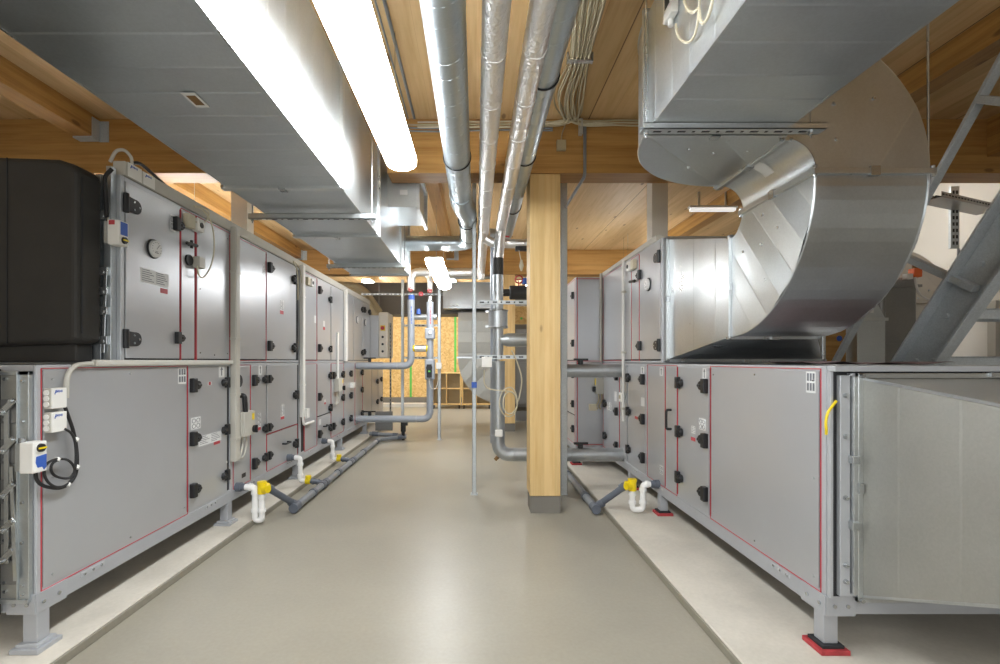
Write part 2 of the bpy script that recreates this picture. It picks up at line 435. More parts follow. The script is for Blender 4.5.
def latch(par, S, y, z, d, k=1.0):
    m = MB()
    fb(m, S, y - .026 * k, y + .026 * k, z - .055 * k, z + .055 * k, .002, .042 * k)
    fb(m, S, y + d * .01, y + d * .078 * k, z - .034 * k, z + .034 * k, .002, .026 * k)
    m.cyl(fp(S, y + d * .055 * k, z, .002), fp(S, y + d * .055 * k, z, .036 * k), .036 * k, .033 * k, 20)
    fb(m, S, y + d * .028, y + d * .080 * k, z - .010, z + .010, .03 * k, .045 * k)
    return m.build('latch', 'black', par, bevel=.006 * k)
def hinge(par, S, y, z, d):
    m = MB(); pts = [fp(S, y - d * .035, z - .05, .003), fp(S, y + d * .05, z - .045, .003)]
    for i in range(9):
        a = -math.pi / 2 + math.pi * i / 8
        pts.append(fp(S, y + d * (.07 + .045 * math.cos(a)), z + .045 * math.sin(a), .003))
    pts += [fp(S, y + d * .05, z + .045, .003), fp(S, y - d * .035, z + .05, .003)]
    m.prism(pts, (S.n * .016, 0, 0)); m.cyl(fp(S, y - d * .02, z - .06, .014), fp(S, y - d * .02, z + .06, .014), .017, seg=14)
    h = m.build('hinge', 'black', par, bevel=.003)
    m = MB()
    for yy, zz in ((.045, .025), (.045, -.025), (.09, 0)): m.cyl(fp(S, y + d * yy, z + zz, .018), fp(S, y + d * yy, z + zz, .0225), .007, seg=10)
    m.build_each('screw', 'zinc', par)
    return h
def pull(par, S, y, z, horiz=False, ln=.15):
    a, b = (fp(S, y, z - ln / 2), fp(S, y, z + ln / 2)) if not horiz else (fp(S, y - ln / 2, z), fp(S, y + ln / 2, z))
    o = Vector((S.n * .048, 0, 0)); a = Vector(a); b = Vector(b)
    MB().tube(fillet([a, a + o, b + o, b], .02), .011, 10).build('pull_handle', 'black', par, smooth=True)
def gauge(par, S, y, z, r=.066):
    m = MB().cyl(fp(S, y, z, 0), fp(S, y, z, .014), r, r * .98, 36)
    g = m.build('pressure_gauge', 'seal', par, smooth=True)
    g2 = MB().cyl(fp(S, y, z, .014), fp(S, y, z, .0295), r * .88, r * .84, seg=32).build('dial', 'label', par)
    m = MB()
    for i in range(11):
        a = math.radians(-30 + 24 * i); ca, sa = math.cos(a), math.sin(a)
        m.bar(fp(S, y + ca * r * .6, z + sa * r * .6, .0300), fp(S, y + ca * r * .74, z + sa * r * .74, .0300), .003, .001, up=(1, 0, 0))
    m.bar(fp(S, y, z - .002, .0302), fp(S, y + r * .4, z + r * .45, .0302), .004, .001, up=(1, 0, 0))
    fb(m, S, y - r * .3, y + r * .3, z - r * .45, z - r * .38, .0296, .0302); fb(m, S, y - r * .22, y + r * .22, z - r * .3, z - r * .25, .0296, .0302)
    m.build('dial_marks', 'ink', par)
def sticker(par, S, y0, y1, z0, z1, style='lines', mat='label', w=.003):
    fb(MB(), S, y0, y1, z0, z1, w - .001, w + .0004).build('label', mat, par)
    m = MB(); dy = y1 - y0; dz = z1 - z0
    if style == 'lines':
        n = max(3, int(dz / .014))
        for i in range(n):
            z = z1 - dz * (i + .8) / (n + .8)
            fb(m, S, y0 + dy * .06, y0 + dy * (.32 + .14 * ((i * 7) % 3) / 2), z, z + dz * .05, w, w + .0012)
            fb(m, S, y0 + dy * .54, y0 + dy * (.80 + .14 * ((i * 5) % 4) / 3), z, z + dz * .05, w, w + .0012)
    elif style == 'icons':
        for i in range(2):
            for j in range(3):
                fb(m, S, y0 + dy * (.10 + .30 * j), y0 + dy * (.30 + .30 * j), z0 + dz * (.10 + .46 * i), z0 + dz * (.46 + .46 * i), w, w + .0012)
    elif style == 'arrow':
        yc = (y0 + y1) / 2; fb(m, S, yc - dy * .08, yc + dy * .08, z0 + dz * .15, z0 + dz * .7, w, w + .0012)
        m.prism([fp(S, yc - dy * .25, z0 + dz * .68, w), fp(S, yc + dy * .25, z0 + dz * .68, w), fp(S, yc, z1 - dz * .06, w)], (S.n * .0012, 0, 0))
    elif style == 'round':
        for i in range(2):
            for j in range(2):
                c = (y0 + dy * (.28 + .44 * i), z0 + dz * (.28 + .44 * j))
                m.tube([Vector(fp(S, c[0], c[1], w + .001)) + Vector((0, math.cos(a) * dy * .17, math.sin(a) * dz * .17)) for a in [k * math.pi / 6 for k in range(13)]], .0022, 4, False)
    if style != 'plain': m.build('print', 'ink', par)
    else: m.bm.free()

def ahu(S, y0, y1, z0, z1, label, group, items, reds=(), base=False, legs=(), legred=False, depth=1.5):
    t = thing('air_handling_unit', label, 'air handling unit', (S.X - S.n * depth / 2, (y0 + y1) / 2, (.05 if base else z0)), group)
    fb(MB(), S, y0 + .001, y1 - .001, z0, z1, -depth, -.014).build('casing', 'casing', t)
    fb(MB(), S, y0 + .03, y1 - .03, z0 + .02, z1 - .02, -.014, -.010).build('seal', 'seal', t)  # dark sheet behind the panels that puts shade into the gaps
    m = MB()
    fb(m, S, y0 + .001, y0 + .034, z0, z1, -.014, 0); fb(m, S, y1 - .034, y1 - .001, z0, z1, -.014, 0)
    fb(m, S, y0 + .034, y1 - .034, z1 - .028, z1, -.014, 0); fb(m, S, y0 + .034, y1 - .034, z0, z0 + .02, -.014, 0)
    m.build('frame', 'frame', t, bevel=.003)
    for it in items:
        kind, a, b, c, d = it[:5]; ops = it[5] if len(it) > 5 else []
        p = fb(MB(), S, a + .003, b - .003, c + .003, d - .003, -.010, .003).build('door' if kind == 'door' else 'panel', 'casing', t, bevel=.0025)
        for op in ops:
            k = op[0]
            if k == 'latch': latch(p, S, op[1], op[2], op[3], op[4] if len(op) > 4 else 1.0)
            elif k == 'hinge': hinge(p, S, *op[1:])
            elif k == 'pull': pull(p, S, *op[1:])
            elif k == 'gauge': gauge(p, S, *op[1:])
            elif k == 'sticker': sticker(p, S, *op[1:])
            elif k == 'screws':
                m = MB()
                for (yy, zz) in op[1]: m.cyl(fp(S, yy, zz, .003), fp(S, yy, zz, .007), .006, seg=8)
                m.build_each('screw', 'zinc', p)
    for (a, b, c, d) in reds:
        m = MB(); w = .0042
        fb(m, S, a - w / 2, a + w / 2, c, d, -.008, .0036); fb(m, S, b - w / 2, b + w / 2, c, d, -.008, .0036)
        fb(m, S, a, b, c - w / 2, c + w / 2, -.008, .0036); fb(m, S, a, b, d - w / 2, d + w / 2, -.008, .0036)
        m.build('red_seal_line', 'red', t)
    if base:
        m = MB(); fb(m, S, y0, y1, .24, .33, -.06, .004); fb(m, S, y0, y1, .24, .33, -depth, -depth + .06)
        fb(m, S, y0, y0 + .06, .24, .33, -depth + .06, -.06); fb(m, S, y1 - .06, y1, .24, .33, -depth + .06, -.06)
        m.build('base_frame', 'pad_base', t, bevel=.004)
        for yy in (y0 + .35, y1 - .35):
            p = fb(MB(), S, yy - .085, yy + .085, .295, .322, .002, .007).build('lifting_plate', 'frame', t, bevel=.002)
            m = MB()
            for q in (-.06, .0, .06): m.cyl(fp(S, yy + q, .308, .006), fp(S, yy + q, .308, .011), .008, seg=8)
            m.build_each('bolt', 'zinc', p)
        for ly in legs:
            for w in (-.030, -depth + .05):
                if w < -1 and ly > 7: continue
                lg = MB().box(S.X + S.n * w - .036, S.X + S.n * w + .036, ly - .036, ly + .036, .09, .24).build('leg', 'pad_base', t, bevel=.004)
                MB().box(S.X + S.n * w - .072, S.X + S.n * w + .072, ly - .072, ly + .072, .05, .074).build('foot_pad', 'redpad' if legred else 'pad_base', t, bevel=.003)
                MB().box(S.X + S.n * w - .055, S.X + S.n * w + .055, ly - .055, ly + .055, .074, .09).build('foot_plate', 'seal' if legred else 'frame', t, bevel=.002)
    return t

HZ = (1.312, 0.90, 0.50)
GL = 'lower air handling sections of the row with the black insulated duct'
GU = 'upper air handling sections of the row with the black insulated duct'
def lt(y, zs, d, k=1.0): return [('latch', y, z, d, k) for z in zs]
scr = lambda a, b, c, d: ('screws', [(a + .04, c + .05), (b - .04, c + .05), (a + .04, d - .05), (b - .04, d - .05), (a + .04, (c + d) / 2), ((a + b) / 2, d - .035), ((a + b) / 2, c + .035)])
ZL0, ZL1 = 0.345, 1.465
# lower row beside the black duct
ahu(L, 2.40, 4.325, .33, 1.48, 'nearest lower air handling section below the black insulated duct, carrying two white terminal boxes', GL, [
    ('panel', 2.435, 3.65, ZL0, 1.455, [scr(2.45, 3.65, ZL0, 1.455), ('sticker', 3.54, 3.64, 1.33, 1.45, 'icons')]),
    ('door', 3.67, 4.24, ZL0, 1.455, lt(3.705, HZ, 1) + lt(4.215, HZ, -1, .85) + [('sticker', 3.80, 4.14, .82, .90, 'lines'), ('sticker', 3.70, 3.83, .965, 1.06, 'round'), ('sticker', 4.10, 4.19, 1.36, 1.455, 'arrow'), ('sticker', 4.02, 4.12, .795, .82, 'plain', 'red'), ('sticker', 3.93, 3.99, 1.30, 1.33, 'plain', 'label'), ('sticker', 3.945, 3.975, 1.302, 1.328, 'plain', 'red', .0035), ('sticker', 4.22, 4.24, .6, .62, 'plain')])],
    [(2.427, 3.66, .335, 1.462)], True, (2.435, 4.28))
ahu(L, 4.325, 6.0, .33, 1.48, 'second lower air handling section, with the grey repair switch box beside the vertical trunking', GL, [
    ('panel', 4.36, 4.67, ZL0, 1.455, [('sticker', 4.5, 4.58, .40, .44, 'plain', 'black'), ('sticker', 4.40, 4.44, .88, .94, 'plain')]),
    ('door', 4.69, 5.03, ZL0, 1.455, lt(4.73, (1.31, .49), 1) + lt(5.0, (1.31, .5, .80), -1, .8) + [('sticker', 4.85, 4.93, 1.36, 1.455, 'arrow'), ('sticker', 4.82, 4.90, .83, .97, 'lines'), ('sticker', 4.82, 4.90, .80, .83, 'plain', 'red')]),
    ('door', 5.05, 5.90, .73, 1.455, lt(5.08, (1.31, .80), 1, .8) + lt(5.84, (1.09,), -1) + [('sticker', 5.40, 5.50, .87, 1.0, 'lines'), ('sticker', 5.40, 5.50, .84, .87, 'plain', 'red')]),
    ('panel', 5.05, 5.90, ZL0, .72, lt(5.08, (.50,), 1, .8) + lt(5.84, (.50,), -1) + [('pull', 5.52, .56, True, .14)])],
    [(4.345, 4.68, .338, 1.462), (5.045, 5.905, .338, .725)], True, (5.95,))
ahu(L, 6.0, 8.0, .33, 1.48, 'third lower air handling section, behind the middle drain trap of its row', GL, [
    ('panel', 6.16, 6.62, ZL0, 1.455, []),
    ('door', 6.65, 7.26, .73, 1.455, lt(6.70, (1.0,), 1) + lt(7.22, (1.28, .80), -1) + [('sticker', 6.95, 7.02, .90, .94, 'plain', 'label'), ('sticker', 6.95, 7.02, .87, .90, 'plain', 'red')]),
    ('panel', 6.65, 7.26, ZL0, .72, lt(6.70, (.48,), 1) + lt(7.22, (.50,), -1) + [('pull', 6.97, .56, True, .14), ('sticker', 6.72, 6.80, .6, .68, 'plain')]),
    ('door', 7.30, 7.95, ZL0, 1.455, lt(7.36, (1.28, .50), 1) + lt(7.9, (1.28, .9, .5), -1))],
    [(6.15, 6.635, .338, 1.462), (7.28, 7.97, .338, 1.462)], True, (7.85,))
ahu(L, 8.0, 11.35, .33, 1.48, 'farthest lower air handling section, where the two grey pipes enter its row', GL, [
    ('door', 8.05, 8.7, ZL0, 1.455, lt(8.4, (1.28, .9, .5), -1)),
    ('door', 8.74, 9.28, ZL0, 1.455, lt(9.22, (1.28, .95, .5), -1)),
    ('panel', 9.32, 10.1, ZL0, 1.455, []),
    ('door', 10.14, 10.75, ZL0, 1.455, lt(10.65, (1.05, .6), -1)),
    ('panel', 10.78, 11.3, ZL0, 1.455, lt(11.1, (1.08, .62), -1))],
    [(8.72, 9.3, .338, 1.462)], True, (9.6, 11.2))
# upper row beside the black duct
ZU0, ZU1 = 1.515, 2.63
ahu(L, 2.97, 4.325, 1.487, 2.655, 'nearest upper air handling section with a round pressure gauge, joined to the black duct', GU, [
    ('door', 3.01, 3.56, ZU0, ZU1, [('hinge', 3.02, 2.49, 1), ('hinge', 3.02, 1.64, 1), ('latch', 3.50, 2.50, 1, .9), ('latch', 3.52, 1.67, 1, .8), ('gauge', 3.265, 2.262), ('sticker', 3.14, 3.43, 2.02, 2.115, 'lines'), ('sticker', 3.34, 3.42, 1.975, 2.01, 'plain', 'red'), ('sticker', 3.45, 3.51, 2.44, 2.56, 'round')]),
    ('panel', 3.58, 3.75, ZU0, ZU1, []),
    ('panel', 3.78, 4.28, ZU0, ZU1, [scr(3.78, 4.28, ZU0, ZU1)])],
    [(3.575, 3.765, 1.505, 2.64), (3.775, 4.29, 1.505, 2.64)])
ahu(L, 4.325, 6.0, 1.487, 2.655, 'second upper air handling section, just past the vertical cable trunking', GU, [
    ('panel', 4.40, 5.02, ZU0, ZU1, [('sticker', 4.94, 5.0, 2.40, 2.5, 'lines')]),
    ('door', 5.04, 5.86, ZU0, ZU1, lt(5.08, (2.49, 1.66), 1) + lt(5.80, (2.48, 1.66), -1) + [('sticker', 5.38, 5.48, 2.07, 2.19, 'lines'), ('sticker', 5.38, 5.48, 2.03, 2.07, 'plain', 'red')])],
    [(4.39, 5.03, 1.505, 2.64)])
ahu(L, 6.0, 8.0, 1.487, 2.655, 'third upper air handling section, between two light vertical trunkings', GU, [
    ('panel', 6.16, 6.62, ZU0, ZU1, []),
    ('door', 6.65, 7.26, ZU0, ZU1, lt(6.70, (2.49, 1.68), 1) + lt(7.22, (2.42, 1.68), -1, .9) + [('sticker', 6.9, 6.98, 2.0, 2.08, 'plain', 'label'), ('sticker', 6.9, 6.98, 1.95, 1.99, 'plain', 'red'), ('sticker', 6.52, 6.6, 2.02, 2.12, 'plain')]),
    ('panel', 7.29, 7.95, ZU0, ZU1, [])],
    [(6.15, 6.635, 1.505, 2.64)])
ahu(L, 8.0, 9.95, 1.487, 2.655, 'farthest upper air handling section with two small round gauges', GU, [
    ('panel', 8.05, 8.58, ZU0, ZU1, []),
    ('door', 8.62, 9.3, ZU0, ZU1, lt(9.25, (2.49, 1.66), -1) + [('gauge', 8.86, 2.26)]),
    ('door', 9.33, 9.92, ZU0, ZU1, lt(9.4, (2.50, 1.68), 1) + lt(9.85, (2.50,), -1) + [('gauge', 9.5, 2.26)])],
    [])
# lower row beside the curved duct
GRL = 'lower air handling sections of the row with the curved duct'
ahu(R, 2.386, 4.88, .33, 1.475, 'nearest lower air handling section below the curved duct, standing on red foot pads', GRL, [
    ('panel', 2.43, 3.55, ZL0, 1.45, [scr(2.43, 3.55, ZL0, 1.45), ('sticker', 2.455, 2.525, 1.335, 1.445, 'icons')]),
    ('door', 3.58, 4.13, ZL0, 1.45, lt(3.615, HZ, 1) + lt(4.10, (1.315, .90, .51), -1, .9) + [('sticker', 3.63, 3.74, .97, 1.06, 'round'), ('sticker', 3.62, 3.68, 1.36, 1.445, 'arrow'), ('sticker', 3.80, 3.88, .86, .89, 'plain', 'red'), ('sticker', 3.80, 3.87, .92, .98, 'lines')]),
    ('panel', 4.16, 4.40, ZL0, 1.45, [('pull', 4.27, .98, False, .17)]),
    ('panel', 4.42, 4.86, ZL0, 1.45, [('sticker', 4.46, 4.54, 1.36, 1.44, 'arrow'), ('sticker', 4.46, 4.54, .44, .52, 'round')])],
    [(2.42, 3.56, .335, 1.46), (4.15, 4.87, .335, 1.46), (4.41, 4.415, .34, 1.455)], True, (2.43, 4.55), True)
ahu(R, 4.88, 6.6, .33, 1.475, 'second lower air handling section below the curved duct, where the jacketed pipes enter', GRL, [
    ('door', 4.92, 5.5, ZL0, 1.45, lt(4.96, (1.31, .9, .5), 1) + lt(5.46, (1.31, .93, .5), -1, .9) + [('sticker', 4.95, 5.05, 1.03, 1.12, 'plain'), ('sticker', 5.15, 5.25, .87, .90, 'plain', 'red'), ('sticker', 4.96, 5.06, 1.36, 1.44, 'arrow')]),
    ('panel', 5.53, 5.80, ZL0, 1.45, [('sticker', 5.6, 5.7, .95, 1.05, 'plain')]),
    ('door', 5.83, 6.55, ZL0, 1.45, lt(5.9, (1.31, .88, .46), 1, .9) + lt(6.45, (.93, .5), -1, .9) + [('sticker', 5.92, 6.02, 1.0, 1.12, 'plain'), ('sticker', 6.15, 6.35, .86, .96, 'lines')])],
    [(5.82, 6.56, .335, 1.46)], True, (5.45,), True)
# upper row beside the curved duct
GRU = 'upper air handling sections of the row with the curved duct'
ahu(R, 4.49, 6.6, 1.482, 2.655, 'upper air handling section with a round gauge, feeding the curved duct', GRU, [
    ('door', 4.53, 5.10, ZU0, ZU1, [('hinge', 4.555, 2.49, 1), ('hinge', 4.555, 1.65, 1), ('latch', 5.06, 2.41, 1, .9), ('latch', 5.06, 1.66, 1, .9), ('gauge', 4.83, 2.27)]),
    ('panel', 5.12, 5.36, ZU0, ZU1, []), ('panel', 5.39, 5.62, ZU0, ZU1, []),
    ('panel', 5.66, 6.55, ZU0, ZU1, [])],
    [(5.115, 5.37, 1.505, 2.64), (5.65, 6.56, 1.505, 2.64)])
# the pair of deeper sections further back
def deep(z0, z1, lab, base, items, group):
    t = ahu(PX, 6.62, 8.9, z0, z1, lab, group, items, [(6.66, 8.8, z0 + .015, z1 - .02)], base, (6.75,), True, 1.9)
    y = 6.62
    MB().box(PX.X + .03, PX.X + 1.87, y - .006, y + .002, z0 + .03, z1 - .03).build('end_panel', 'casing', t, bevel=.002)
    m = MB()
    for q in ((PX.X + .018, PX.X + .026, z0, z1), (PX.X, PX.X + 1.9, z0 + .014, z0 + .022), (PX.X, PX.X + 1.9, z1 - .026, z1 - .018)):
        m.box(q[0], q[1], y - .009, y, q[2], q[3])
    m.build('red_seal_line', 'red', t)
    return t
GD = 'deeper air handling sections behind the timber column'
deep(.33, 1.475, 'deeper lower air handling section jutting into the aisle behind the timber column', True, [
    ('door', 6.66, 7.6, .75, 1.45, lt(6.74, (1.31, .9), 1, .9) + lt(7.5, (1.31, .9), -1)), ('panel', 6.66, 7.6, .35, .74, lt(6.74, (.55,), 1, .9)), ('panel', 7.64, 8.8, .35, 1.45, lt(7.8, (1.3, .9, .6), 1))], GD)
deep(1.482, 2.655, 'deeper upper air handling section jutting into the aisle behind the timber column', False, [
    ('door', 6.66, 7.6, 1.515, 2.63, lt(6.74, (2.42, 1.75), 1, .9) + lt(7.45, (2.42, 1.75), -1)), ('panel', 7.64, 8.8, 1.515, 2.63, [])], GD)
# ------------------------------------------------------------------ sheet metal ducts
def duct_y(name, label, x0, x1, z0, z1, ya, yb, mat='galv', group=None, pitch=.195, flange=True, matf='galvb', off=0.0, clips=True):
    """rectangular duct running along Y; sheets with stiffening beads, a flange frame at each end"""
    t = thing(name, label, 'duct', ((x0 + x1) / 2, (ya + yb) / 2, z0), group)
    m = MB()
    m.sheet([(x0, ya, z0), (x1, ya, z0), (x1, yb, z0), (x0, yb, z0)], (0, 0, -1), (0, 1, 0), pitch, .006, off)
    m.sheet([(x0, ya, z1), (x1, ya, z1), (x1, yb, z1), (x0, yb, z1)], (0, 0, 1), (0, 1, 0), pitch, .006, off)
    m.sheet([(x0, ya, z0), (x0, yb, z0), (x0, yb, z1), (x0, ya, z1)], (-1, 0, 0), (0, 1, 0), pitch, .006, off)
    m.sheet([(x1, ya, z0), (x1, yb, z0), (x1, yb, z1), (x1, ya, z1)], (1, 0, 0), (0, 1, 0), pitch, .006, off)
    m.build('sheet_casing', mat, t)
    e = MB()
    for x in (x0, x1): e.bar((x, ya, z0), (x, yb, z0), .010, .010)
    e.build_each('corner_seam', matf, t)
    if flange:
        for y in (ya + .012, yb - .012):
            m = MB(); w = .028
            m.box(x0 - w, x1 + w, y - .012, y + .012, z0 - w, z0 + .001); m.box(x0 - w, x1 + w, y - .012, y + .012, z1, z1 + w)
            m.box(x0 - w, x0 + .001, y - .012, y + .012, z0, z1); m.box(x1 - .001, x1 + w, y - .012, y + .012, z0, z1)
            f = m.build('flange', matf, t, bevel=.003)
            if clips:
                m = MB(); xc = (x0 + x1) / 2
                m.box(xc - .022, xc + .022, y - .02, y + .02, z0 - w - .008, z0 - w + .004)
                for x in (x0 - w * .5, x1 + w * .5): m.cyl((x, y - .022, z0 - w * .5), (x, y + .022, z0 - w * .5), .011, seg=8)
                m.build_each('clip', 'zinc', f)
    return t

GDL = 'rectangular duct lengths hanging over the row with the black duct'
xa, xb, za, zb = -1.71, -.934, 2.70, 3.52
duct_y('rectangular_duct', 'long nearest rectangular duct length beside the lit ceiling lamp, with a small paper sticker underneath', xa, xb, za, zb, -.8, 3.29, 'galv', GDL, off=-.005)
for i, (a, b, lab) in enumerate(((3.292, 4.57, 'second rectangular duct length, resting on the first steel channel past the bright lamp'), (4.572, 5.88, 'third rectangular duct length beyond the first steel channel'), (5.882, 6.62, 'last short rectangular duct length above the far end of the upper sections'))):
    duct_y('rectangular_duct', lab, xa, xb, za, zb, a, b, 'galv', GDL, pitch=.64)
cap = [o for o in bpy.data.objects if o.get('label', '').startswith('last short rectangular duct')][0]
MB().box(xa + .002, xb - .002, 6.600, 6.606, za + .002, zb - .002).build('end_cap', 'galv', cap)
# sticker underneath the near duct
t = thing('duct_sticker', 'small white and brown paper sticker on the underside of the near rectangular duct', 'sticker', (-1.18, 2.03, za - .008))
x0, y0 = X_(197, 2.18), 2.14
MB().box(-1.315, -1.25, 2.135, 2.255, za - .0085, za - .0065).build('paper', 'label', t)
MB().box(-1.303, -1.262, 2.155, 2.235, za - .0093, za - .0085).build('print', 'brown', t)

def channel(name, label, x0, x1, y, z, rods=True, group=None, rodx=None, w=.041, h=.041):
    """slotted steel channel under a duct with two threaded rods to the ceiling"""
    t = thing(name, label, 'support channel', ((x0 + x1) / 2, y, z), group)
    m = MB()
    m.box(x0, x1, y - w / 2, y - w / 2 + .004, z, z + h); m.box(x0, x1, y + w / 2 - .004, y + w / 2, z, z + h); m.box(x0, x1, y - w / 2, y + w / 2, z, z + .004)
    m.box(x0, x1, y - w / 2, y - w / 2 + .012, z + h - .004, z + h); m.box(x0, x1, y + w / 2 - .012, y + w / 2, z + h - .004, z + h)
    m.build('channel', 'galvb', t)
    m = MB(); x = x0 + .06; k = 0
    while x < x1 - .05:
        ln = .040 if k % 2 == 0 else .014
        m.box(x, x + ln, y - .007, y + .007, z - .0012, z + .0005); x += ln + .034; k += 1
    m.build_each('slot', 'seal', t)
    if rods:
        for xr in (rodx or (x0 + .025, x1 - .025)):
            r = MB().cyl((xr, y, z - .03), (xr, y, CEIL), .005, seg=8).build('threaded_rod', 'zinc', t)
            MB().cyl((xr, y, z - .016), (xr, y, z), .011, seg=6).build_each('nut', 'zinc', r)
    return t
GC = 'slotted support channels under the ducts'
channel('support_channel', 'first slotted steel channel under the duct past the bright lamp', -1.80, -.80, 3.81, za - .075, group=GC)
channel('support_channel', 'second slotted steel channel near the far end of the same duct', -1.80, -.84, 5.80, za - .075, group=GC)

# --- the curved duct beside the stair, following the air from the unit
GE = 'pieces of the curved duct above the row beyond the timber column'
EX0, EX1 = 1.815, 2.42                  # width of the rising part
YA, ZB0, ZT0 = 3.40, 1.677, 2.37        # start of the first elbow
RTH = 0.14                              # throat radius (axis line)
# transition piece from the unit
t = thing('duct_transition', 'bright tapering sheet metal transition between the upper unit and the curved duct', 'duct', (2.3, 3.95, 1.5), GE)
A = [(1.80, 4.47, 1.52), (3.22, 4.47, 1.52), (3.22, 4.47, 2.63), (1.80, 4.47, 2.63)]
B = [(EX0, YA, ZB0), (EX1, YA, ZB0), (EX1, YA, ZT0), (EX0, YA, ZT0)]
m = MB()
for i, nrm in ((0, (0, 0, -1)), (1, (1, 0, 0)), (2, (0, 0, 1)), (3, (-1, 0, 0))):
    j = (i + 1) % 4
    m.sheet([A[i], A[j], B[j], B[i]], nrm, (0, 1, 0), .36 if i == 3 else .3, .004, .02)
m.build('sheet_casing', 'galvb', t)
def rect_flange(par, pts, w=.03, d=.012, n=(0, 1, 0), name='flange', mat='galvb'):
    m = MB(); n = Vector(n).normalized(); c = sum((Vector(p) for p in pts), Vector()) / 4
    P = [Vector(p) for p in pts]
    for a, b in zip(P, P[1:] + P[:1]):
        d1 = (b - a).normalized(); out = ((a + b) / 2 - c); out = (out - d1 * out.dot(d1)).normalized()
        m.bar(a - d1 * w + out * w / 2, b + d1 * w + out * w / 2, d * 2, w, up=out)
    f = m.build(name, mat, par, bevel=.003)
    m = MB()
    for a, b in zip(P, P[1:] + P[:1]):
        mid = (a + b) / 2; out = (mid - c).normalized()
        m.bar(mid - (b - a).normalized() * .025 + out * (w * .7), mid + (b - a).normalized() * .025 + out * (w * .7), .05, w * .8, up=out)
    for a in P:
        out = (a - c).normalized(); m.cyl(a + out * w * .7 - n * .03, a + out * w * .7 + n * .03, .010, seg=8)
    m.build_each('clip', 'zinc', f)
    return f
rect_flange(t, A); rect_flange(t, [(p[0], p[1] + .014, p[2]) for p in B], .024)
# flexible frame on the unit's end
m = MB()
for q in ((1.76, 1.80, 1.49, 2.65), (3.20, 3.24, 1.49, 2.65), (1.80, 3.20, 1.49, 1.515), (1.80, 3.20, 2.625, 2.65)): m.box(q[0], q[1], 4.478, 4.489, q[2], q[3])
m.build('end_frame', 'galvd', t, bevel=.002)

def bands(c, r, a0, a1, n, sub=5, amp=.006):
    """radii of a curved sheet broken by cross beads: list of (angle, radius)"""
    out = []
    for i in range(n):
        for k in range(sub):
            f = k / sub; out.append((a0 + (a1 - a0) * (i + f) / n, r + amp * (f if f > .12 else 0) - amp * .5))
    out.append((a1, r)); return out

def elbow(name, label, centre, e0, e1, ax, r, w, x0, x1, group, nb=6, mat='galve', cross=(1, 1), pitch=.19):
    """square duct elbow of 90 degrees: centre of bend, direction of the start radius e0 and the end radius e1, axis ax from x0 to x1, throat radius r, depth w"""
    t = thing(name, label, 'duct', centre, group)
    c = Vector(centre); e0 = Vector(e0); e1 = Vector(e1); ax = Vector(ax)
    c = c - ax * c.dot(ax)
    def pt(a, rad, x): return c + (e0 * math.cos(a) + e1 * math.sin(a)) * rad + ax * x
    H = math.pi / 2
    for x, nrm in ((x0, -1), (x1, 1)):
        poly = [pt(H * i / 48, r + w, x) for i in range(49)] + [pt(H * i / 24, r, x) for i in range(24, -1, -1)]
        m = MB(); d = (e0 * cross[0] + e1 * cross[1]).normalized()
        m.sheet(poly, ax * nrm, d, pitch, .012, .03)
        q = m.build('cheek', mat, t)
    m = MB(); cr = []
    for i in range(nb + 1):
        cr.append((H * i / nb, r + w + (0 if i in (0, nb) else (.004, .010, .001, .008, .003)[i % 5])))
    seq = []
    for (a, ra), (b, rb) in zip(cr, cr[1:]):
        for k in range(3): seq.append((a + (b - a) * k / 3, ra + (rb - ra) * k / 3))
    seq.append(cr[-1])
    for i, ((a, ra), (b, rb)) in enumerate(zip(seq, seq[1:])):
        m.bm.faces.new([m.bm.verts.new(p) for p in (pt(a, ra, x0), pt(b, rb, x0), pt(b, rb, x1), pt(a, ra, x1))])
    heel = m.build('heel', mat, t)
    m = MB()
    for i in range(24):
        a, b = H * i / 24, H * (i + 1) / 24
        m.bm.faces.new([m.bm.verts.new(p) for p in (pt(a, r, x0), pt(b, r, x0), pt(b, r, x1), pt(a, r, x1))])
    bmesh.ops.remove_doubles(m.bm, verts=m.bm.verts[:], dist=1e-5)
    m.build('throat', 'galvb' if mat == 'galve' else mat, t, smooth=True)
    m = MB()
    for x in (x0, x1): m.tube([pt(H * i / 40, r + w + .002, x) for i in range(41)], .006, 6)
    m.build_each('rim_seam', 'galvb' if mat == 'galve' else mat, t, smooth=True)
    m = MB()
    for i, (ra, a) in enumerate(((.25, .35), (.45, .62), (.62, .80), (.35, .9), (.72, .45))):
        for x, s in ((x0, -1), (x1, 1)): m.cyl(pt(a * H * .95, r + w * ra, x + s * .002), pt(a * H * .95, r + w * ra, x + s * .014), .012, .008, seg=10)
    m.build_each('screw', 'zinc', t)
    return t, pt
WD = ZT0 - ZB0                         # 0.693
ZF = ZT0 + RTH                         # plane of the second flange
t1, pt1 = elbow('duct_elbow', 'big upright sheet metal elbow with a banded curved back turning up from the transition', (2.1, YA, ZF), (0, 0, -1), (0, -1, 0), (1, 0, 0), RTH, WD, EX0, EX1, GE, 6, cross=(-.85, 1), pitch=.165)
Y0, Y1 = YA - RTH - WD, YA - RTH       # 2.547 .. 3.24
rect_flange(t1, [(EX0, Y0, ZF), (EX1, Y0, ZF), (EX1, Y1, ZF), (EX0, Y1, ZF)], .024, .016, (0, 0, 1))
R2 = .165; D2 = EX1 - EX0
t2, pt2 = elbow('duct_elbow', 'second sheet metal elbow tipping the duct sideways towards the aisle, below the timber joist', (EX0 - R2, 2.9, ZF + .016), (1, 0, 0), (0, 0, 1), (0, 1, 0), R2, D2, Y0, Y1, GE, 5, cross=(1, -.6), pitch=.5)
t = t2
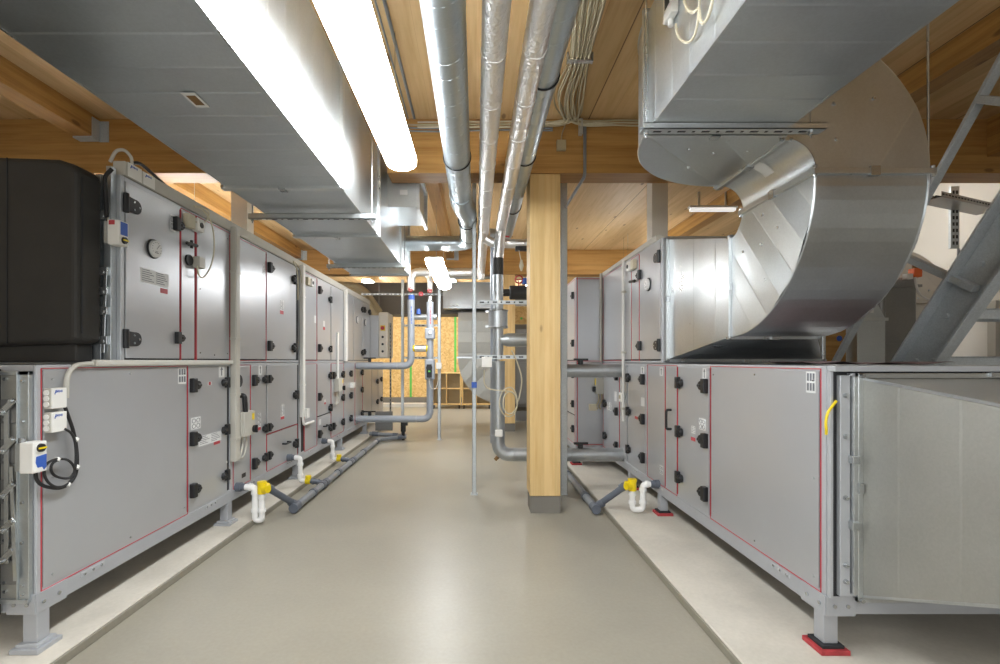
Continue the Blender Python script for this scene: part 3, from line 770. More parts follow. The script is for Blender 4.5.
# paper label on the bright rounded throat
m = MB(); cc = Vector((EX0 - R2, 0, ZF + .016))
for i in range(8):
    a, b = math.radians(38 + 6 * i), math.radians(44 + 6 * i); rr = R2 - .0015
    m.bm.faces.new([m.bm.verts.new(cc + Vector((math.cos(q) * rr, y, math.sin(q) * rr))) for q, y in ((a, 2.86), (b, 2.86), (b, 2.95), (a, 2.95))])
m.build('label', 'label', t2)
ZD0 = ZF + .016 + R2; ZD1 = ZD0 + D2    # 2.686 .. 3.29
rect_flange(t2, [(EX0 - R2, Y0, ZD0), (EX0 - R2, Y1, ZD0), (EX0 - R2, Y1, ZD1), (EX0 - R2, Y0, ZD1)], .024, .014, (1, 0, 0))
R3 = .065
t3, pt3 = elbow('duct_elbow', 'flat lying sheet metal elbow under the ceiling whose rounded corner faces the timber beam', (EX0 - R2, Y0 - R3, 3.0), (0, 1, 0), (-1, 0, 0), (0, 0, 1), R3, Y1 - Y0, ZD0, ZD1, GE, 5, cross=(1, 1), pitch=.28)
XD1 = EX0 - R2 - R3; XD0 = XD1 - (Y1 - Y0)
duct_y('rectangular_duct', 'wide overhead rectangular duct leading from the flat elbow, with a white sensor box', XD0, XD1, ZD0, ZD1, -.8, Y0 - R3, 'galv', None, off=.03)
channel('support_channel', 'slotted steel channel carrying the wide duct where it meets the flat elbow', XD0 - .06, XD1 + .16, Y0 - R3 - .085, ZD0 - .036, rodx=(XD0 - .035, XD1 + .10), group=GC, w=.062, h=.033)
t = thing('hanger_rod', 'single threaded rod hanging beside the second elbow down to its flange', 'hanger', (EX1 + .03, Y0 + .1, ZF), None)
MB().cyl((EX1 + .025, Y0 + .03, ZF - .04), (EX1 + .025, Y0 + .03, CEIL), .006, seg=8).build('rod', 'zinc', t)
MB().cyl((EX1 + .025, Y0 + .03, ZF - .03), (EX1 + .025, Y0 + .03, ZF - .006), .013, seg=6).build_each('nut', 'zinc', t)

# tapering duct on the near end of the lower unit
t = thing('duct_transition', 'tapering sheet metal transition on the near end of the lower unit, at the picture edge', 'duct', (2.5, 2.0, .4), None)
t['label'] = 'tapering sheet metal transition on the near lower unit beside the looped yellow wire'
A = [(1.885, 2.345, .350), (3.15, 2.345, .350), (3.15, 2.345, 1.415), (1.885, 2.345, 1.415)]
B = [(1.885, 1.30, .80), (3.0, 1.30, .80), (3.0, 1.30, 1.29), (1.885, 1.30, 1.29)]
m = MB()
for i, nrm in ((0, (0, 0, -1)), (1, (1, 0, 0)), (2, (0, 0, 1)), (3, (-1, 0, 0))):
    j = (i + 1) % 4; m.sheet([A[i], A[j], B[j], B[i]], nrm, (0, 1, 0), .27 if i == 3 else 0, .005, -.03)
m.build('sheet_casing', 'galvs', t)
rect_flange(t, A, .026, .012)
rect_flange(t, B, .026, .012)
m = MB()
for q in ((3, 2), (0, 3)):
    pass
m.bar(A[3], B[3], .012, .012); m.bar(A[0], B[0], .012, .012)
m.build_each('corner_seam', 'galvb', t)
# end frame of the lower unit seen round the transition
t = thing('end_frame', 'grey bolted end frame on the lower unit around the tapering transition', 'frame', (2.4, 2.37, .33))
m = MB(); m.box(1.785, 1.835, 2.352, 2.384, .345, 1.43).box(3.1, 3.2, 2.352, 2.384, .345, 1.43).box(1.835, 3.1, 2.352, 2.384, .345, .36).box(1.835, 3.1, 2.352, 2.384, 1.425, 1.44)
m.build('rail', 'frame', t, bevel=.003)
m = MB().box(1.742, 3.24, 2.330, 2.384, 1.448, 1.476).box(1.742, 1.758, 2.360, 2.384, .33, 1.448)
m.build('edge_profile', 'frame', t, bevel=.003)
MB().box(1.756, 3.2, 2.376, 2.3855, .335, 1.45).build('seal', 'seal', t)
m = MB()
for z in (.42, .50, .83, 1.13, 1.33): m.cyl((1.81, 2.352, z), (1.81, 2.336, z), .013, .009, seg=10)
m.build_each('bolt', 'zinc', t)
MB().box(1.838, 1.864, 2.335, 2.380, .36, 1.425).build('inner_rail', 'galvb', t, bevel=.002)
m = MB()
for z in (.70, 1.02): m.box(1.822, 1.86, 2.32, 2.350, z - .02, z + .02)
m.build_each('clamp', 'zinc', t, bevel=.003)
e = MB().tube(smoothpath([(1.765, 2.350, 1.305), (1.745, 2.35, 1.28), (1.722, 2.35, 1.245), (1.713, 2.35, 1.20), (1.715, 2.35, 1.165), (1.722, 2.36, 1.14)]), .0065, 8).build('earth_wire', 'yellow', smooth=True)
tag(e, 'short yellow earth wire looped on the end frame of the lower unit', 'wire')

# black insulated duct on the upper unit
t = thing('insulated_duct', 'large duct wrapped in black foam insulation lying on the lower unit', 'duct', (-3.0, 2.8, 1.5))
m = MB(); pts = []
x1, x0 = -2.275, -4.2
for (x, z) in ((x0, 1.53), (x1 - .02, 1.60), (x1, 1.63), (x1, 2.58), (x1 - .015, 2.625), (x1 - .12, 2.66), (x0, 2.72)): pts.append((x, 2.74, z))
m.prism(pts, (0, .19, 0)); m.build('foam_wrap', 'blackins', t, bevel=.035, seg=4)
MB().box(x0, -2.33, 2.80, 2.92, 1.495, 1.60).build('sole', 'blackins', t, bevel=.01)
m = MB()
m.bar((x1 + .002, 2.77, 1.66), (x1 + .002, 2.77, 2.56), .004, .012, up=(0, 1, 0)); m.bar((x1 - .40, 2.738, 1.6), (x1 - .40, 2.738, 2.66), .006, .004, up=(0, 1, 0))
m.build('glued_seam', 'seal', t)
t = thing('damper', 'galvanised damper frame between the black insulated duct and the upper unit', 'damper', (-2.9, 2.94, 1.5))
m = MB().box(-2.255, -2.225, 2.925, 2.968, 1.5, 2.69).box(-4.0, -2.29, 2.930, 2.968, 1.5, 2.64).box(-2.275, -2.24, 2.935, 2.968, 1.5, 2.64)
m.build('frame', 'galv', t, bevel=.002)
m = MB()
for z in (2.36, 2.02, 1.9, 1.78, 1.6): m.box(-2.285, -2.235, 2.905, 2.930, z, z + .05).cyl((-2.26, 2.90, z + .02), (-2.26, 2.93, z + .02), .012, seg=8)
m.bar((-2.265, 2.915, 1.55), (-2.25, 2.915, 2.05), .02, .006, up=(0, 1, 0))
m.build_each('linkage', 'zinc', t, bevel=.002)
def actuator(name, lab, x0, x1, y0, y1, z0, z1, red=False, knobtop=True):
    t = thing(name, lab, 'actuator', ((x0 + x1) / 2, (y0 + y1) / 2, z0))
    b = MB().box(x0, x1, y0, y1, z0, z1).build('housing', 'white', t, bevel=.006)
    zk = z1 - .030 if knobtop else z0 + .030; yk = (y0 + y1) / 2
    k = MB().cyl((x1, yk, zk), (x1 + .012, yk, zk), .021, .019, 20).build('dial', 'black', t)
    MB().box(x1 + .010, x1 + .016, yk - .02, yk + .02, zk - .004, zk + .004).build('pointer', 'yellow', k)
    if knobtop: MB().prism([(x1, y0 + .012, z0 + .05), (x1, y0 + .022, z0 + .025), (x1, y1 - .028, z0 + .025), (x1, y1 - .018, z0 + .008), (x1, y1 - .006, z0 + .02), (x1, y1 - .004, z0 + .085), (x1, y0 + .015, z0 + .08)], (.0012, 0, 0)).build('print', 'blue', t)
    else: MB().box(x1, x1 + .0012, y0 + .012, y1 - .01, zk + .03, z1 - .008).build('print', 'blue', t)
    if red: MB().box(x0 + .01, x0 + .045, y0 - .0012, y0, z1 - .03, z1 - .004).build('switch', 'red', t)
    MB().box(x0 - .03, x0, y0 + .01, y1, z0 + .008, z1 - .006).build('clamp_plate', 'galv', t, bevel=.003)
    MB().cyl((x0 - .02, yk, z1 - .005), (x0 - .02, yk, z1 + .018), .014, seg=10).build('spindle_clamp', 'zinc', t)
    return t
actuator('damper_actuator', 'white damper actuator with a black and yellow dial beside the coiled black cable', -2.205, -2.135, 2.315, 2.39, .955, 1.105)
actuator('damper_actuator', 'small white damper actuator with a red corner, next to the black insulated duct', -2.175, -2.105, 2.83, 2.91, 2.19, 2.335, True, False)
cb = MB().tube(smoothpath([(-2.20, 2.90, 2.66), (-2.225, 2.88, 2.60), (-2.222, 2.88, 2.5), (-2.212, 2.875, 2.40), (-2.21, 2.87, 2.36)]), .012, 10).build('cable', 'cable', smooth=True)
tag(cb, 'black cable dropping into the small actuator by the black insulated duct', 'cable')

# damper on the near end of the lower unit
t = thing('damper', 'galvanised damper with lever linkage on the near end of the lower unit', 'damper', (-2.6, 2.36, .30))
m = MB().box(-2.268, -2.214, 2.376, 2.399, .32, 1.45).box(-2.268, -2.262, 2.366, 2.399, .32, 1.45).box(-3.4, -2.214, 2.376, 2.399, 1.43, 1.45).box(-3.4, -2.214, 2.37, 2.399, .30, .32)
m.build('frame', 'galv', t, bevel=.002)
MB().box(-3.4, -2.268, 2.388, 2.398, .32, 1.43).build('back_sheet', 'galvs', t)
MB().box(-2.385, -2.364, 2.33, 2.388, .24, 1.46).build('side_flange', 'seal', t)
for k in range(5):
    z = .45 + .2 * k
    MB().box(-2.36, -2.272, 2.380, 2.388, z - .06, z + .06).build('blade', 'galvd', t, bevel=.003)
m = MB()
m.bar((-2.318, 2.370, .50), (-2.318, 2.370, 1.26), .022, .006, up=(0, 1, 0)); m.bar((-2.262, 2.358, .42), (-2.290, 2.366, .98), .018, .006, up=(0, 1, 0))
m.build_each('push_rod', 'galvb', t)
for z0, z1_ in ((1.24, 1.31), (1.05, 1.12), (.83, .90), (.66, .72), (.51, .58)):
    a = MB().bar((-2.340, 2.362, z0), (-2.272, 2.362, z1_), .030, .008, up=(0, 1, 0)).build('lever', 'zinc', t, bevel=.002)
    MB().cyl((-2.332, 2.345, z0 + .006), (-2.332, 2.365, z0 + .006), .012, seg=8).cyl((-2.280, 2.345, z1_ - .006), (-2.280, 2.365, z1_ - .006), .009, seg=8).build_each('bolt', 'zinc', a)
m = MB()
for z in (.345, .39, .60, .8, 1.0, 1.2, 1.40): m.cyl((-2.243, 2.378, z), (-2.243, 2.366, z), .008, seg=8).cyl((-2.34, 2.390, z + .01), (-2.34, 2.379, z + .01), .009, seg=8)
m.build_each('screw', 'zinc', t)
e = MB().tube(smoothpath([(-2.39, 2.30, .46), (-2.365, 2.30, .452), (-2.345, 2.305, .44), (-2.32, 2.30, .437)]), .006, 8).build('earth_wire', 'yellow', smooth=True)
tag(e, 'yellow and green earth wire poking out low at the near damper', 'wire')
# corner plates at the base frame ends
for S, y, x, lab in ((L, 2.40, -2.20, 'bolted grey corner plate at the base of the near lower unit under the black duct'), (R, 2.386, 1.74, 'bolted grey corner plate at the base of the near lower unit under the curved duct')):
    t = thing('corner_plate', lab, 'bracket', (x, y, .24), 'corner plates on the base frames')
    m = MB(); fb(m, S, y - .006, y + .17, .235, .335, .004, .010); fb(m, S, y - .010, y - .001, .235, .335, -.14, .004)
    m.build('plate', 'pad_base', t, bevel=.002)
    m = MB()
    for q in (.03, .12): m.cyl(fp(S, y + q, .285, .009), fp(S, y + q, .285, .016), .010, seg=8)
    for q in (-.035, -.10): m.cyl((x + S.n * q, y - .008, .285), (x + S.n * q, y - .016, .285), .010, seg=8)
    m.build_each('bolt', 'zinc', t)
# ------------------------------------------------------------------ overhead round ducts and pipes
def spiral(m, p0, p1, r, pitch, wire=.003, n=14):
    p0 = Vector(p0); p1 = Vector(p1); d = p1 - p0; Ln = d.length; d.normalize()
    a = d.orthogonal().normalized(); b = d.cross(a); k = int(Ln / pitch * n)
    m.tube([p0 + d * (Ln * i / k) + (a * math.cos(2 * math.pi * i / n) + b * math.sin(2 * math.pi * i / n)) * r for i in range(k + 1)], wire, 4)
def clampring(par, c, axis, R, w=.012, rod=True):
    q = MB().tube(ring(c, axis, R + .004, 0, 28), w * .55, 6, False).build('pipe_clamp', 'black', par, smooth=True)
    if rod: MB().cyl((c[0], c[1], c[2] + R), (c[0], c[1], CEIL if c[1] < 4.65 or c[1] > 5.0 else BEAMB), .004, seg=6).build_each('hanger_rod', 'zinc', q)
# round spiral duct, nearest to the lamp
t = thing('spiral_duct', 'thick round spiral duct overhead next to the bright ceiling lamp, bending to the rectangular duct', 'duct', (-.15, 3, 3.04))
r = .105; zc = EYE + 1.64; xc = -.152
m = MB(); m.tube([(xc, -.8, zc), (xc, 4.75, zc)], r, 32)
m.build('near_tube', 'spiral', t, smooth=True)
m = MB(); m.tube([(xc, 4.70, zc), (xc, 4.95, zc), (xc + .03, 5.10, zc - .02), (xc + .055, 5.22, zc - .035), (xc + .055, 5.32, zc - .035)], [.112, .112, .112, .106, .10], 32)
m.build('offset_bend', 'spiral', t, smooth=True)
path = fillet([(xc + .055, 5.30, zc - .035), (xc + .055, 6.45, zc - .06), (-.96, 6.45, zc - .06)], .2, 10)
MB().tube(path, .098, 28).build('far_tube', 'spiral', t, smooth=True)
m = MB(); spiral(m, (xc, -.8, zc), (xc, 4.75, zc), r, .135); spiral(m, (xc + .055, 5.30, zc - .035), (xc + .055, 6.25, zc - .057), .098, .10, .0025)
m.build('spiral_seam', 'spiral', t)
for y in (3.86,): clampring(t, (xc, y, zc), (0, 1, 0), r)
for y in (5.45, 6.1): clampring(t, (xc + .055, y, zc - .045), (0, 1, 0), .10)
# foil lagged pipes
def foilpipe(name, lab, pts, r, cat='pipe', fr=.1, rings=0, group=None, seg=20):
    t = thing(name, lab, cat, pts[0], group)
    MB().tube(fillet(pts, fr, 6), r, seg).build('foil_lagging', 'foil', t, smooth=True)
    if rings:
        a = Vector(pts[0]); b = Vector(pts[1]); n = int((b - a).length / rings); m = MB()
        for i in range(1, n):
            c = a + (b - a) * (i / n); m.cyl(c - (b - a).normalized() * .004, c + (b - a).normalized() * .004, r + .003, seg=20)
        m.build('lagging_joint', 'foil', t, smooth=True)
    return t
GF = 'foil lagged pipes running overhead down the aisle'
foilpipe('foil_pipe', 'foil lagged pipe overhead next to the round spiral duct, running to the far rooms end', [(.092, -.8, 3.10), (.092, 8.55, 3.10), (.092, 8.55, 2.95)], .066, rings=.46, group=GF)
foilpipe('foil_pipe', 'foil lagged pipe overhead beside the second spiral duct, bending down to the jacketed pipe', [(.30, -.8, 3.10), (.30, 5.70, 3.10), (.262, 5.70, 2.70)], .062, rings=.46, group=GF)
t = thing('spiral_duct', 'thinner round spiral duct overhead tucked behind the foil lagged pipe, nearer the timber column', 'duct', (.41, 3, 3.1))
xc2, zc2 = .408, EYE + 1.73
MB().tube([(xc2, -.8, zc2), (xc2, 6.1, zc2)], .09, 28).build('tube', 'spiral', t, smooth=True)
MB().tube(fillet([(xc2, 6.05, zc2), (xc2, 6.6, zc2), (.19, 6.6, zc2)], .2), .088, 24).build('bend', 'spiral', t, smooth=True)
m = MB(); spiral(m, (xc2, -.8, zc2), (xc2, 6.1, zc2), .09, .17); m.build('spiral_seam', 'spiral', t)
for y in (2.90, 4.03, 5.35): clampring(t, (xc2, y, zc2), (0, 1, 0), .09)
foilpipe('foil_pipe', 'short foil lagged cross pipe behind the timber column with a dark red handle', [(.12, 5.82, 2.98), (.20, 5.82, 2.93), (.75, 5.80, 2.91)], .055, fr=.04)
t = thing('valve_lever', 'dark red valve lever on the foil cross pipe behind the timber column', 'handle', (.34, 5.75, 2.96)); t['category'] = 'valve'
MB().cyl((.335, 5.74, 2.93), (.335, 5.74, 3.0), .008, seg=8).bar((.28, 5.735, 2.995), (.40, 5.735, 2.985), .012, .018).build('lever', 'red', t, bevel=.003)
foilpipe('foil_pipe', 'horizontal foil lagged pipe high across the far aisle behind the small lamp', [(-1.19, 8.8, 2.80), (-1.19, 8.8, 3.13), (.16, 8.8, 3.13)], .075, fr=.15)
foilpipe('foil_pipe', 'second foil lagged branch dropping to the pipe with red lettering', [(-.843, 8.8, 2.76), (-.843, 8.8, 3.02), (-1.05, 8.95, 3.2)], .05, fr=.1)

# ------------------------------------------------------------------ ceiling lamps
def lamp(x0, x1, y0, y1, z, lab, wires=True):
    t = thing('ceiling_lamp', lab, 'lamp', ((x0 + x1) / 2, (y0 + y1) / 2, z), 'long lamps hanging over the aisle')
    xc = (x0 + x1) / 2; m = MB(); prof = [(x0, z + .085)]
    w = (x1 - x0) / 2
    for i in range(13):
        a = math.pi + math.pi * i / 12
        prof.append((xc + w * math.cos(a), z + .05 + .05 * math.sin(a)))
    prof.append((x1, z + .085))
    # rounded ends: the section shrinks at both ends
    secs = [(y0, .92), (y0 + .015, .97), (y0 + .05, 1.0), (y1 - .05, 1.0), (y1 - .015, .97), (y1, .92)]
    rings_ = [[m.bm.verts.new((xc + (px - xc) * k, y, z + .05 + (pz - z - .05) * k)) for px, pz in prof] for y, k in secs]
    for A_, B_ in zip(rings_, rings_[1:]):
        for i in range(14): m.bm.faces.new((A_[i], A_[i + 1], B_[i + 1], B_[i]))
    for A_ in (rings_[0], rings_[-1]): m.bm.faces.new(A_)
    m.build('diffuser', 'lamp', t, smooth=True)
    MB().box(x0 + .005, x1 - .005, y0 + .01, y1 - .01, z + .086, z + .11).build('housing', 'white', t, bevel=.006)
    m = MB()
    for y in (y0 + .4, y1 - .35): m.cyl((xc, y, z + .08), (xc, y, CEIL), .003, seg=6)
    m.build_each('suspension_wire', 'zinc', t)
    return t
lamp(-.70, -.465, .75, 3.80, 3.0, 'big bright ceiling lamp hanging beside the near rectangular duct')
lamp(-.665, -.435, 6.25, 8.45, 2.75, 'small looking far ceiling lamp hanging above the grey pipes with valves')
lamp(-.70, -.468, -2.9, -.6, 3.0, 'added unseen ceiling lamp behind the viewpoint in line with the aisle lamps')  # out of view, added to brighten the unit fronts
lamp(-.80, -.53, 12.3, 14.5, 3.5, 'farthest ceiling lamp in front of the strand board wall')
lamp(2.7, 2.93, 8.5, 9.5, 2.98, 'added lamp hidden behind the deeper units, lighting the rear ceiling bay')  # hidden lamp added to brighten the rear ceiling
lamp(-3.4, -3.17, 5.2, 7.4, 2.98, 'added lamp hidden behind the upper units on the black duct side')  # its hidden counterpart, added for light on the timber above these units
lamp(-3.0, -2.77, 12.6, 14.8, 3.55, 'added far lamp brightening the strand board wall on the black duct side')  # extra lamp added to light up the far wall
lamp(1.4, 1.63, 13.2, 15.2, 3.55, 'added far lamp brightening the strand board wall behind the grey cabinet')  # another added lamp for a brighter far end
def striplamp(p0, p1, lab, w=.075, mat='lampb'):
    p0 = Vector(p0); p1 = Vector(p1); d = (p1 - p0).normalized()
    t = thing('strip_lamp', lab, 'lamp', (p0 + p1) / 2, 'narrow strip lamps on the ceiling')
    MB().bar(p0, p1, w, .045).build('diffuser', mat, t, bevel=.012)
    o = Vector((0, 0, .035)); MB().bar(p0 - d * .02 + o, p1 + d * .02 + o, w + .02, .03).build('housing', 'white', t, bevel=.004)
    m = MB()
    for k in (.2, .8):
        c = p0 + (p1 - p0) * k + o; m.box(c.x - .012, c.x + .012, c.y - .012, c.y + .012, c.z, CEIL)
    m.build_each('bracket', 'galvb', t)
    return t
striplamp((3.0, 6.73, 3.62), (3.63, 6.73, 3.62), 'small dim strip lamp under the planked ceiling past the painted post', mat='lampd')
striplamp((-4.1, 5.3, 3.70), (-4.1, 8.3, 3.70), 'long strip lamp under the ceiling behind the upper units on the black duct side')
striplamp((5.0, 5.4, 3.72), (5.0, 7.2, 3.72), 'added unseen strip lamp near the white wall behind the stair')  # added out of sight behind the near beam for extra light

# ------------------------------------------------------------------ painted posts behind the units
for x0, x1, lab in ((-2.655, -2.48, 'painted square post rising behind the upper units under the long rectangular duct'), (1.907, 2.08, 'painted square post rising beside the curved duct from the upper unit')):
    b = MB().box(x0, x1, 5.2, 5.36, 2.66, CEIL).build('painted_post', 'post', bevel=.004); tag(b, lab, 'post', 'painted square posts')

# ------------------------------------------------------------------ strut frames
def strut(name, lab, x, y, top, w=.045, foot=True):
    t = thing(name, lab, 'strut post', (x, y, 0), 'galvanised strut posts')
    m = MB().box(x - w / 2, x - w / 2 + .004, y - w / 2, y + w / 2, .012, top).box(x + w / 2 - .004, x + w / 2, y - w / 2, y + w / 2, .012, top).box(x - w / 2, x + w / 2, y - w / 2, y - w / 2 + .004, .012, top)
    m.build('profile', 'steel', t)
    if foot: MB().box(x - .04, x + .04, y - .04, y + .04, 0, .012).build('foot_plate', 'steel', t)
    return t
strut('strut_post', 'free standing galvanised strut post in the middle of the aisle', -.02, 5.40, CEIL)
strut('strut_post', 'galvanised strut post hugging the near timber column', .985, 5.40, CEIL, .07)
strut('strut_post', 'galvanised strut post carrying the pipe with blue lettering', -1.40, 9.15, 3.05, .05)
strut('strut_post', 'galvanised strut post with a white junction box next to the pipe with red lettering', -.70, 9.15, 3.05, .055)
def rail(lab, x0, x1, y, z, w=.041, group='slotted rails between strut posts'):
    t = thing('slotted_rail', lab, 'rail', ((x0 + x1) / 2, y, z), group)
    m = MB().box(x0, x1, y - .004, y, z - w / 2, z + w / 2).box(x0, x1, y, y + .03, z + w / 2 - .004, z + w / 2).box(x0, x1, y, y + .03, z - w / 2, z - w / 2 + .004)
    m.build('channel', 'steel', t)
    m = MB(); x = x0 + .04; k = 0
    while x < x1 - .05:
        ln = .05 if k % 2 == 0 else .018
        m.box(x, x + ln, y - .0055, y - .003, z - .008, z + .008); x += ln + .04; k += 1
    m.build('slots', 'seal', t); return t
rail('upper slotted rail between the aisle strut post and the timber column', .0, .97, 5.425, 2.164)
rail('lower slotted rail between the aisle strut post and timber column, behind a white junction box', .0, .97, 5.425, 1.545)
rail('upper slotted rail behind the two grey pipes with valves', -1.37, -.68, 9.17, 2.18)
rail('lower slotted rail behind the two grey pipes with valves', -1.37, -.68, 9.17, 1.56)
rail('high thin rail from the far units across to the strut posts', -2.2, -.6, 9.2, 2.78, .03)
b = MB().box(-.05, .01, 5.355, 5.376, 1.20, 1.265).build('blue_tape', 'blue', bevel=.003); tag(b, 'blue tape wrapped round the aisle strut post', 'tape')

# ------------------------------------------------------------------ jacketed pipework behind the timber column
YP = 5.70; XP = .262; rP = .066
t = thing('jacketed_pipe', 'vertical metal jacketed pipe behind the timber column, elbowing low towards the unit', 'pipe', (XP, YP, .3))
MB().tube([(XP, YP, 2.72), (XP, YP, 2.52)], .064, 24).build('foam_sleeve', 'blackins', t, smooth=True)
MB().tube([(XP, YP, 2.52), (XP, YP, 1.52)], .062, 28).build('upper_jacket', 'jacket', t, smooth=True)
MB().tube(fillet([(XP, YP, 1.50), (XP, YP, .39), (1.74, YP, .39)], .16, 10), .080, 28).build('lower_jacket', 'jacket', t, smooth=True)
v = MB().cyl((XP, YP, 1.89), (XP, YP, 2.105), .112, seg=32).build('valve_box', 'jacket', t, smooth=True)
m = MB().tube(ring((XP, YP, 1.90), (0, 0, 1), .113, 0), .008, 6, False).tube(ring((XP, YP, 2.095), (0, 0, 1), .113, 0), .008, 6, False)
for z in (1.91, 2.085): m.box(XP - .15, XP - .10, YP - .03, YP + .0, z - .012, z + .012)
m.build_each('clamp_band', 'zinc', v)
m = MB()
for z in (2.30, 1.66): m.tube(ring((XP, YP, z), (0, 0, 1), .064, 0), .004, 6, False)
for z in (1.495, .62): m.tube(ring((XP, YP, z), (0, 0, 1), .081, 0), .005, 6, False)
for x in (.45, 1.12): m.tube(ring((x, YP, .39), (1, 0, 0), .081, 0), .005, 6, False)
m.build_each('jacket_seam', 'jacket', t, smooth=True)
MB().cyl((XP, YP, 1.75), (XP + .12, YP, 1.75), .045, .080, 24).build('branch_cone', 'jacket', t, smooth=True)
MB().cyl((XP + .04, YP, .41), (XP - .035, YP, .325), .022, seg=12).build('drain_plug', 'brown', t)
MB().tube(fillet([(XP + .12, YP, 1.75), (.90, YP, 1.75), (.90, YP, 1.385), (1.74, YP, 1.385)], .1, 8), .079, 28).build('branch_jacket', 'jacket', t, smooth=True)
for z in (1.39, .395):
    m = MB().cyl((1.24, YP - .0, z + .07), (1.24, YP - .0, z + .12), .032, seg=14).box(1.16, 1.33, YP - .02, YP + .02, z + .115, z + .14)
    m.build('tee_handle', 'black', t, bevel=.003)
t = thing('slim_pipe', 'slim grey riser pipe standing close behind the vertical jacketed pipe', 'pipe', (.18, 5.84, .3))
MB().tube([(.215, 5.86, 3.0), (.215, 5.86, .5)], .04, 16).build('tube', 'ppvc', t, smooth=True)
b = MB().box(XP - .20, XP - .085, 5.35, 5.42, 1.43, 1.545).build('junction_box', 'white', bevel=.006); tag(b, 'white junction box on the lower slotted rail in front of the jacketed pipe', 'junction box')
b = MB().box(XP - .04, XP + .05, 5.56, 5.615, .62, .70).build('sensor_head', 'white', bevel=.012); tag(b, 'small white sensor head clipped low on the vertical jacketed pipe', 'sensor')
b = MB().cyl((.95, 6.6, 2.44), (.46, 6.6, 2.44), .095, seg=20).cyl((.46, 6.6, 2.44), (.28, 6.6, 2.44), .05, seg=16).build('insulated_valve', 'blackins', smooth=False, bevel=.01); tag(b, 'black insulated valve on a cross pipe behind the timber column', 'valve')
for nm, mt, x, rr, lab in (('hand_wheel', 'redpad', .58, .05, 'small red valve wheel on the black insulated valve'), ('blue_valve', 'blue', .66, .04, 'small blue valve button beside the red valve wheel')):
    m = MB()
    if nm == 'hand_wheel': m.tube(ring((x, 6.48, 2.60), (0, 1, .2), rr, 0, 24), .010, 8, False).bar((x - rr, 6.48, 2.6), (x + rr, 6.48, 2.6), .012, .012).bar((x, 6.48, 2.6), (x, 6.52, 2.52), .014, .014, up=(1, 0, 0))
    else: m.cyl((x, 6.50, 2.54), (x, 6.50, 2.62), rr, seg=16)
    b = m.build(nm, mt, smooth=True); tag(b, lab, 'valve handle')
# cable loops by the jacketed pipe
pts = []
for i in range(40):
    a = i / 39 * 4.5 * math.pi
    pts.append((.36 + (.09 + .02 * math.sin(a * .5)) * math.cos(a) + .02, 5.52 - .002 * i, 1.02 + (.15 + .03 * math.cos(a * .3)) * math.sin(a)))
pts = [(.40, 5.40, 1.62), (.46, 5.42, 1.5), (.52, 5.46, 1.3), (.5, 5.5, 1.1)] + pts + [(.12, 5.44, 1.2), (.09, 5.42, 1.40)]
c = MB().tube(smoothpath(pts, 5), .008, 6).build('coiled_cable', 'cream', smooth=True); tag(c, 'loosely coiled cream cable hanging at the jacketed pipe', 'cable')
t = thing('hanging_sensor', 'black holder with a cream sensor bulb hanging on a cord by the near timber column', 'sensor', (.54, 5.6, 2.65))
MB().box(.46, .62, 5.58, 5.66, 2.79, 2.84).build('holder', 'black', t, bevel=.006)
MB().tube(smoothpath([(.50, 5.6, 2.80), (.515, 5.6, 2.72), (.53, 5.6, 2.66)]), .005, 6).build('cord', 'cream', t, smooth=True)
m = MB(); m.cyl((.53, 5.6, 2.55), (.53, 5.6, 2.61), .010, .028, 12).cyl((.53, 5.6, 2.61), (.53, 5.6, 2.68), .028, .012, 12); m.build('bulb', 'cream', t, smooth=True)

# ------------------------------------------------------------------ grey pipes with valves beside the black duct row
Yv = 8.80
GV = 'two grey pipes with valves rising at the far units'
def vpipe(lab, x, z, ztop, dy, marks):
    t = thing('grey_pipe', lab, 'pipe', (x, Yv, z), GV)
    MB().tube(fillet([(-2.2, Yv, z), (x, Yv, z), (x, Yv, ztop)], .16, 10), .064, 24).build('jacket', 'ppvc', t, smooth=True)
    m = MB()
    for xx in (-2.18, x - .25): m.tube(ring((xx, Yv, z), (1, 0, 0), .065, 0), .005, 6, False)
    m.build_each('jacket_seam', 'jacket', t, smooth=True)
    m = MB()
    for k in range(9): m.box(x + .004, x + .026, Yv - .0665, Yv - .060, 2.18 + .036 * k + (.006 if k % 2 else 0), 2.18 + .036 * k + .024)
    m.build('lettering', marks, t)
    MB().cyl((x, Yv, ztop), (x, Yv, ztop + .1), .04, seg=14).build('bare_pipe', 'galvb', t, smooth=True)
    return t
p1 = vpipe('grey pipe with blue lettering rising from the far units at door height', -1.19, 1.41, 2.62, 0, 'blue')
p2 = vpipe('grey pipe with red lettering and two valve blocks, rising from floor level', -.843, .437, 2.58, 0, 'red')
for (z0, z1_) in ((1.90, 2.10), (1.16, 1.53)):
    MB().box(-.93, -.755, Yv - .10, Yv + .08, z0, z1_).build('valve_block', 'ppvc', p2, bevel=.02)
MB().cyl((-.845, Yv - .10, 1.38), (-.845, Yv - .16, 1.38), .055, seg=20).box(-.89, -.80, Yv - .14, Yv - .10, 1.20, 1.44).build('pump_head', 'black', p2, bevel=.004)
MB().box(-.86, -.82, Yv - .166, Yv - .16, 1.30, 1.33).build('display', 'green', p2)
MB().cyl((-.83, Yv - .105, 2.02), (-.83, Yv - .135, 2.02), .03, seg=14).build('gauge', 'white', p2)
t = thing('bypass_pipe', 'short foil wrapped bypass pipe with yellow end collars joining the two grey pipes', 'pipe', (-1.0, Yv, 1.73))
MB().cyl((-1.13, Yv, 1.73), (-.90, Yv, 1.73), .062, seg=20).build('foil', 'foil', t, smooth=True)
for x in (-1.15, -.915): MB().cyl((x, Yv, 1.73), (x + .03, Yv, 1.73), .069, seg=20).build('collar', 'yellow', t, smooth=True)
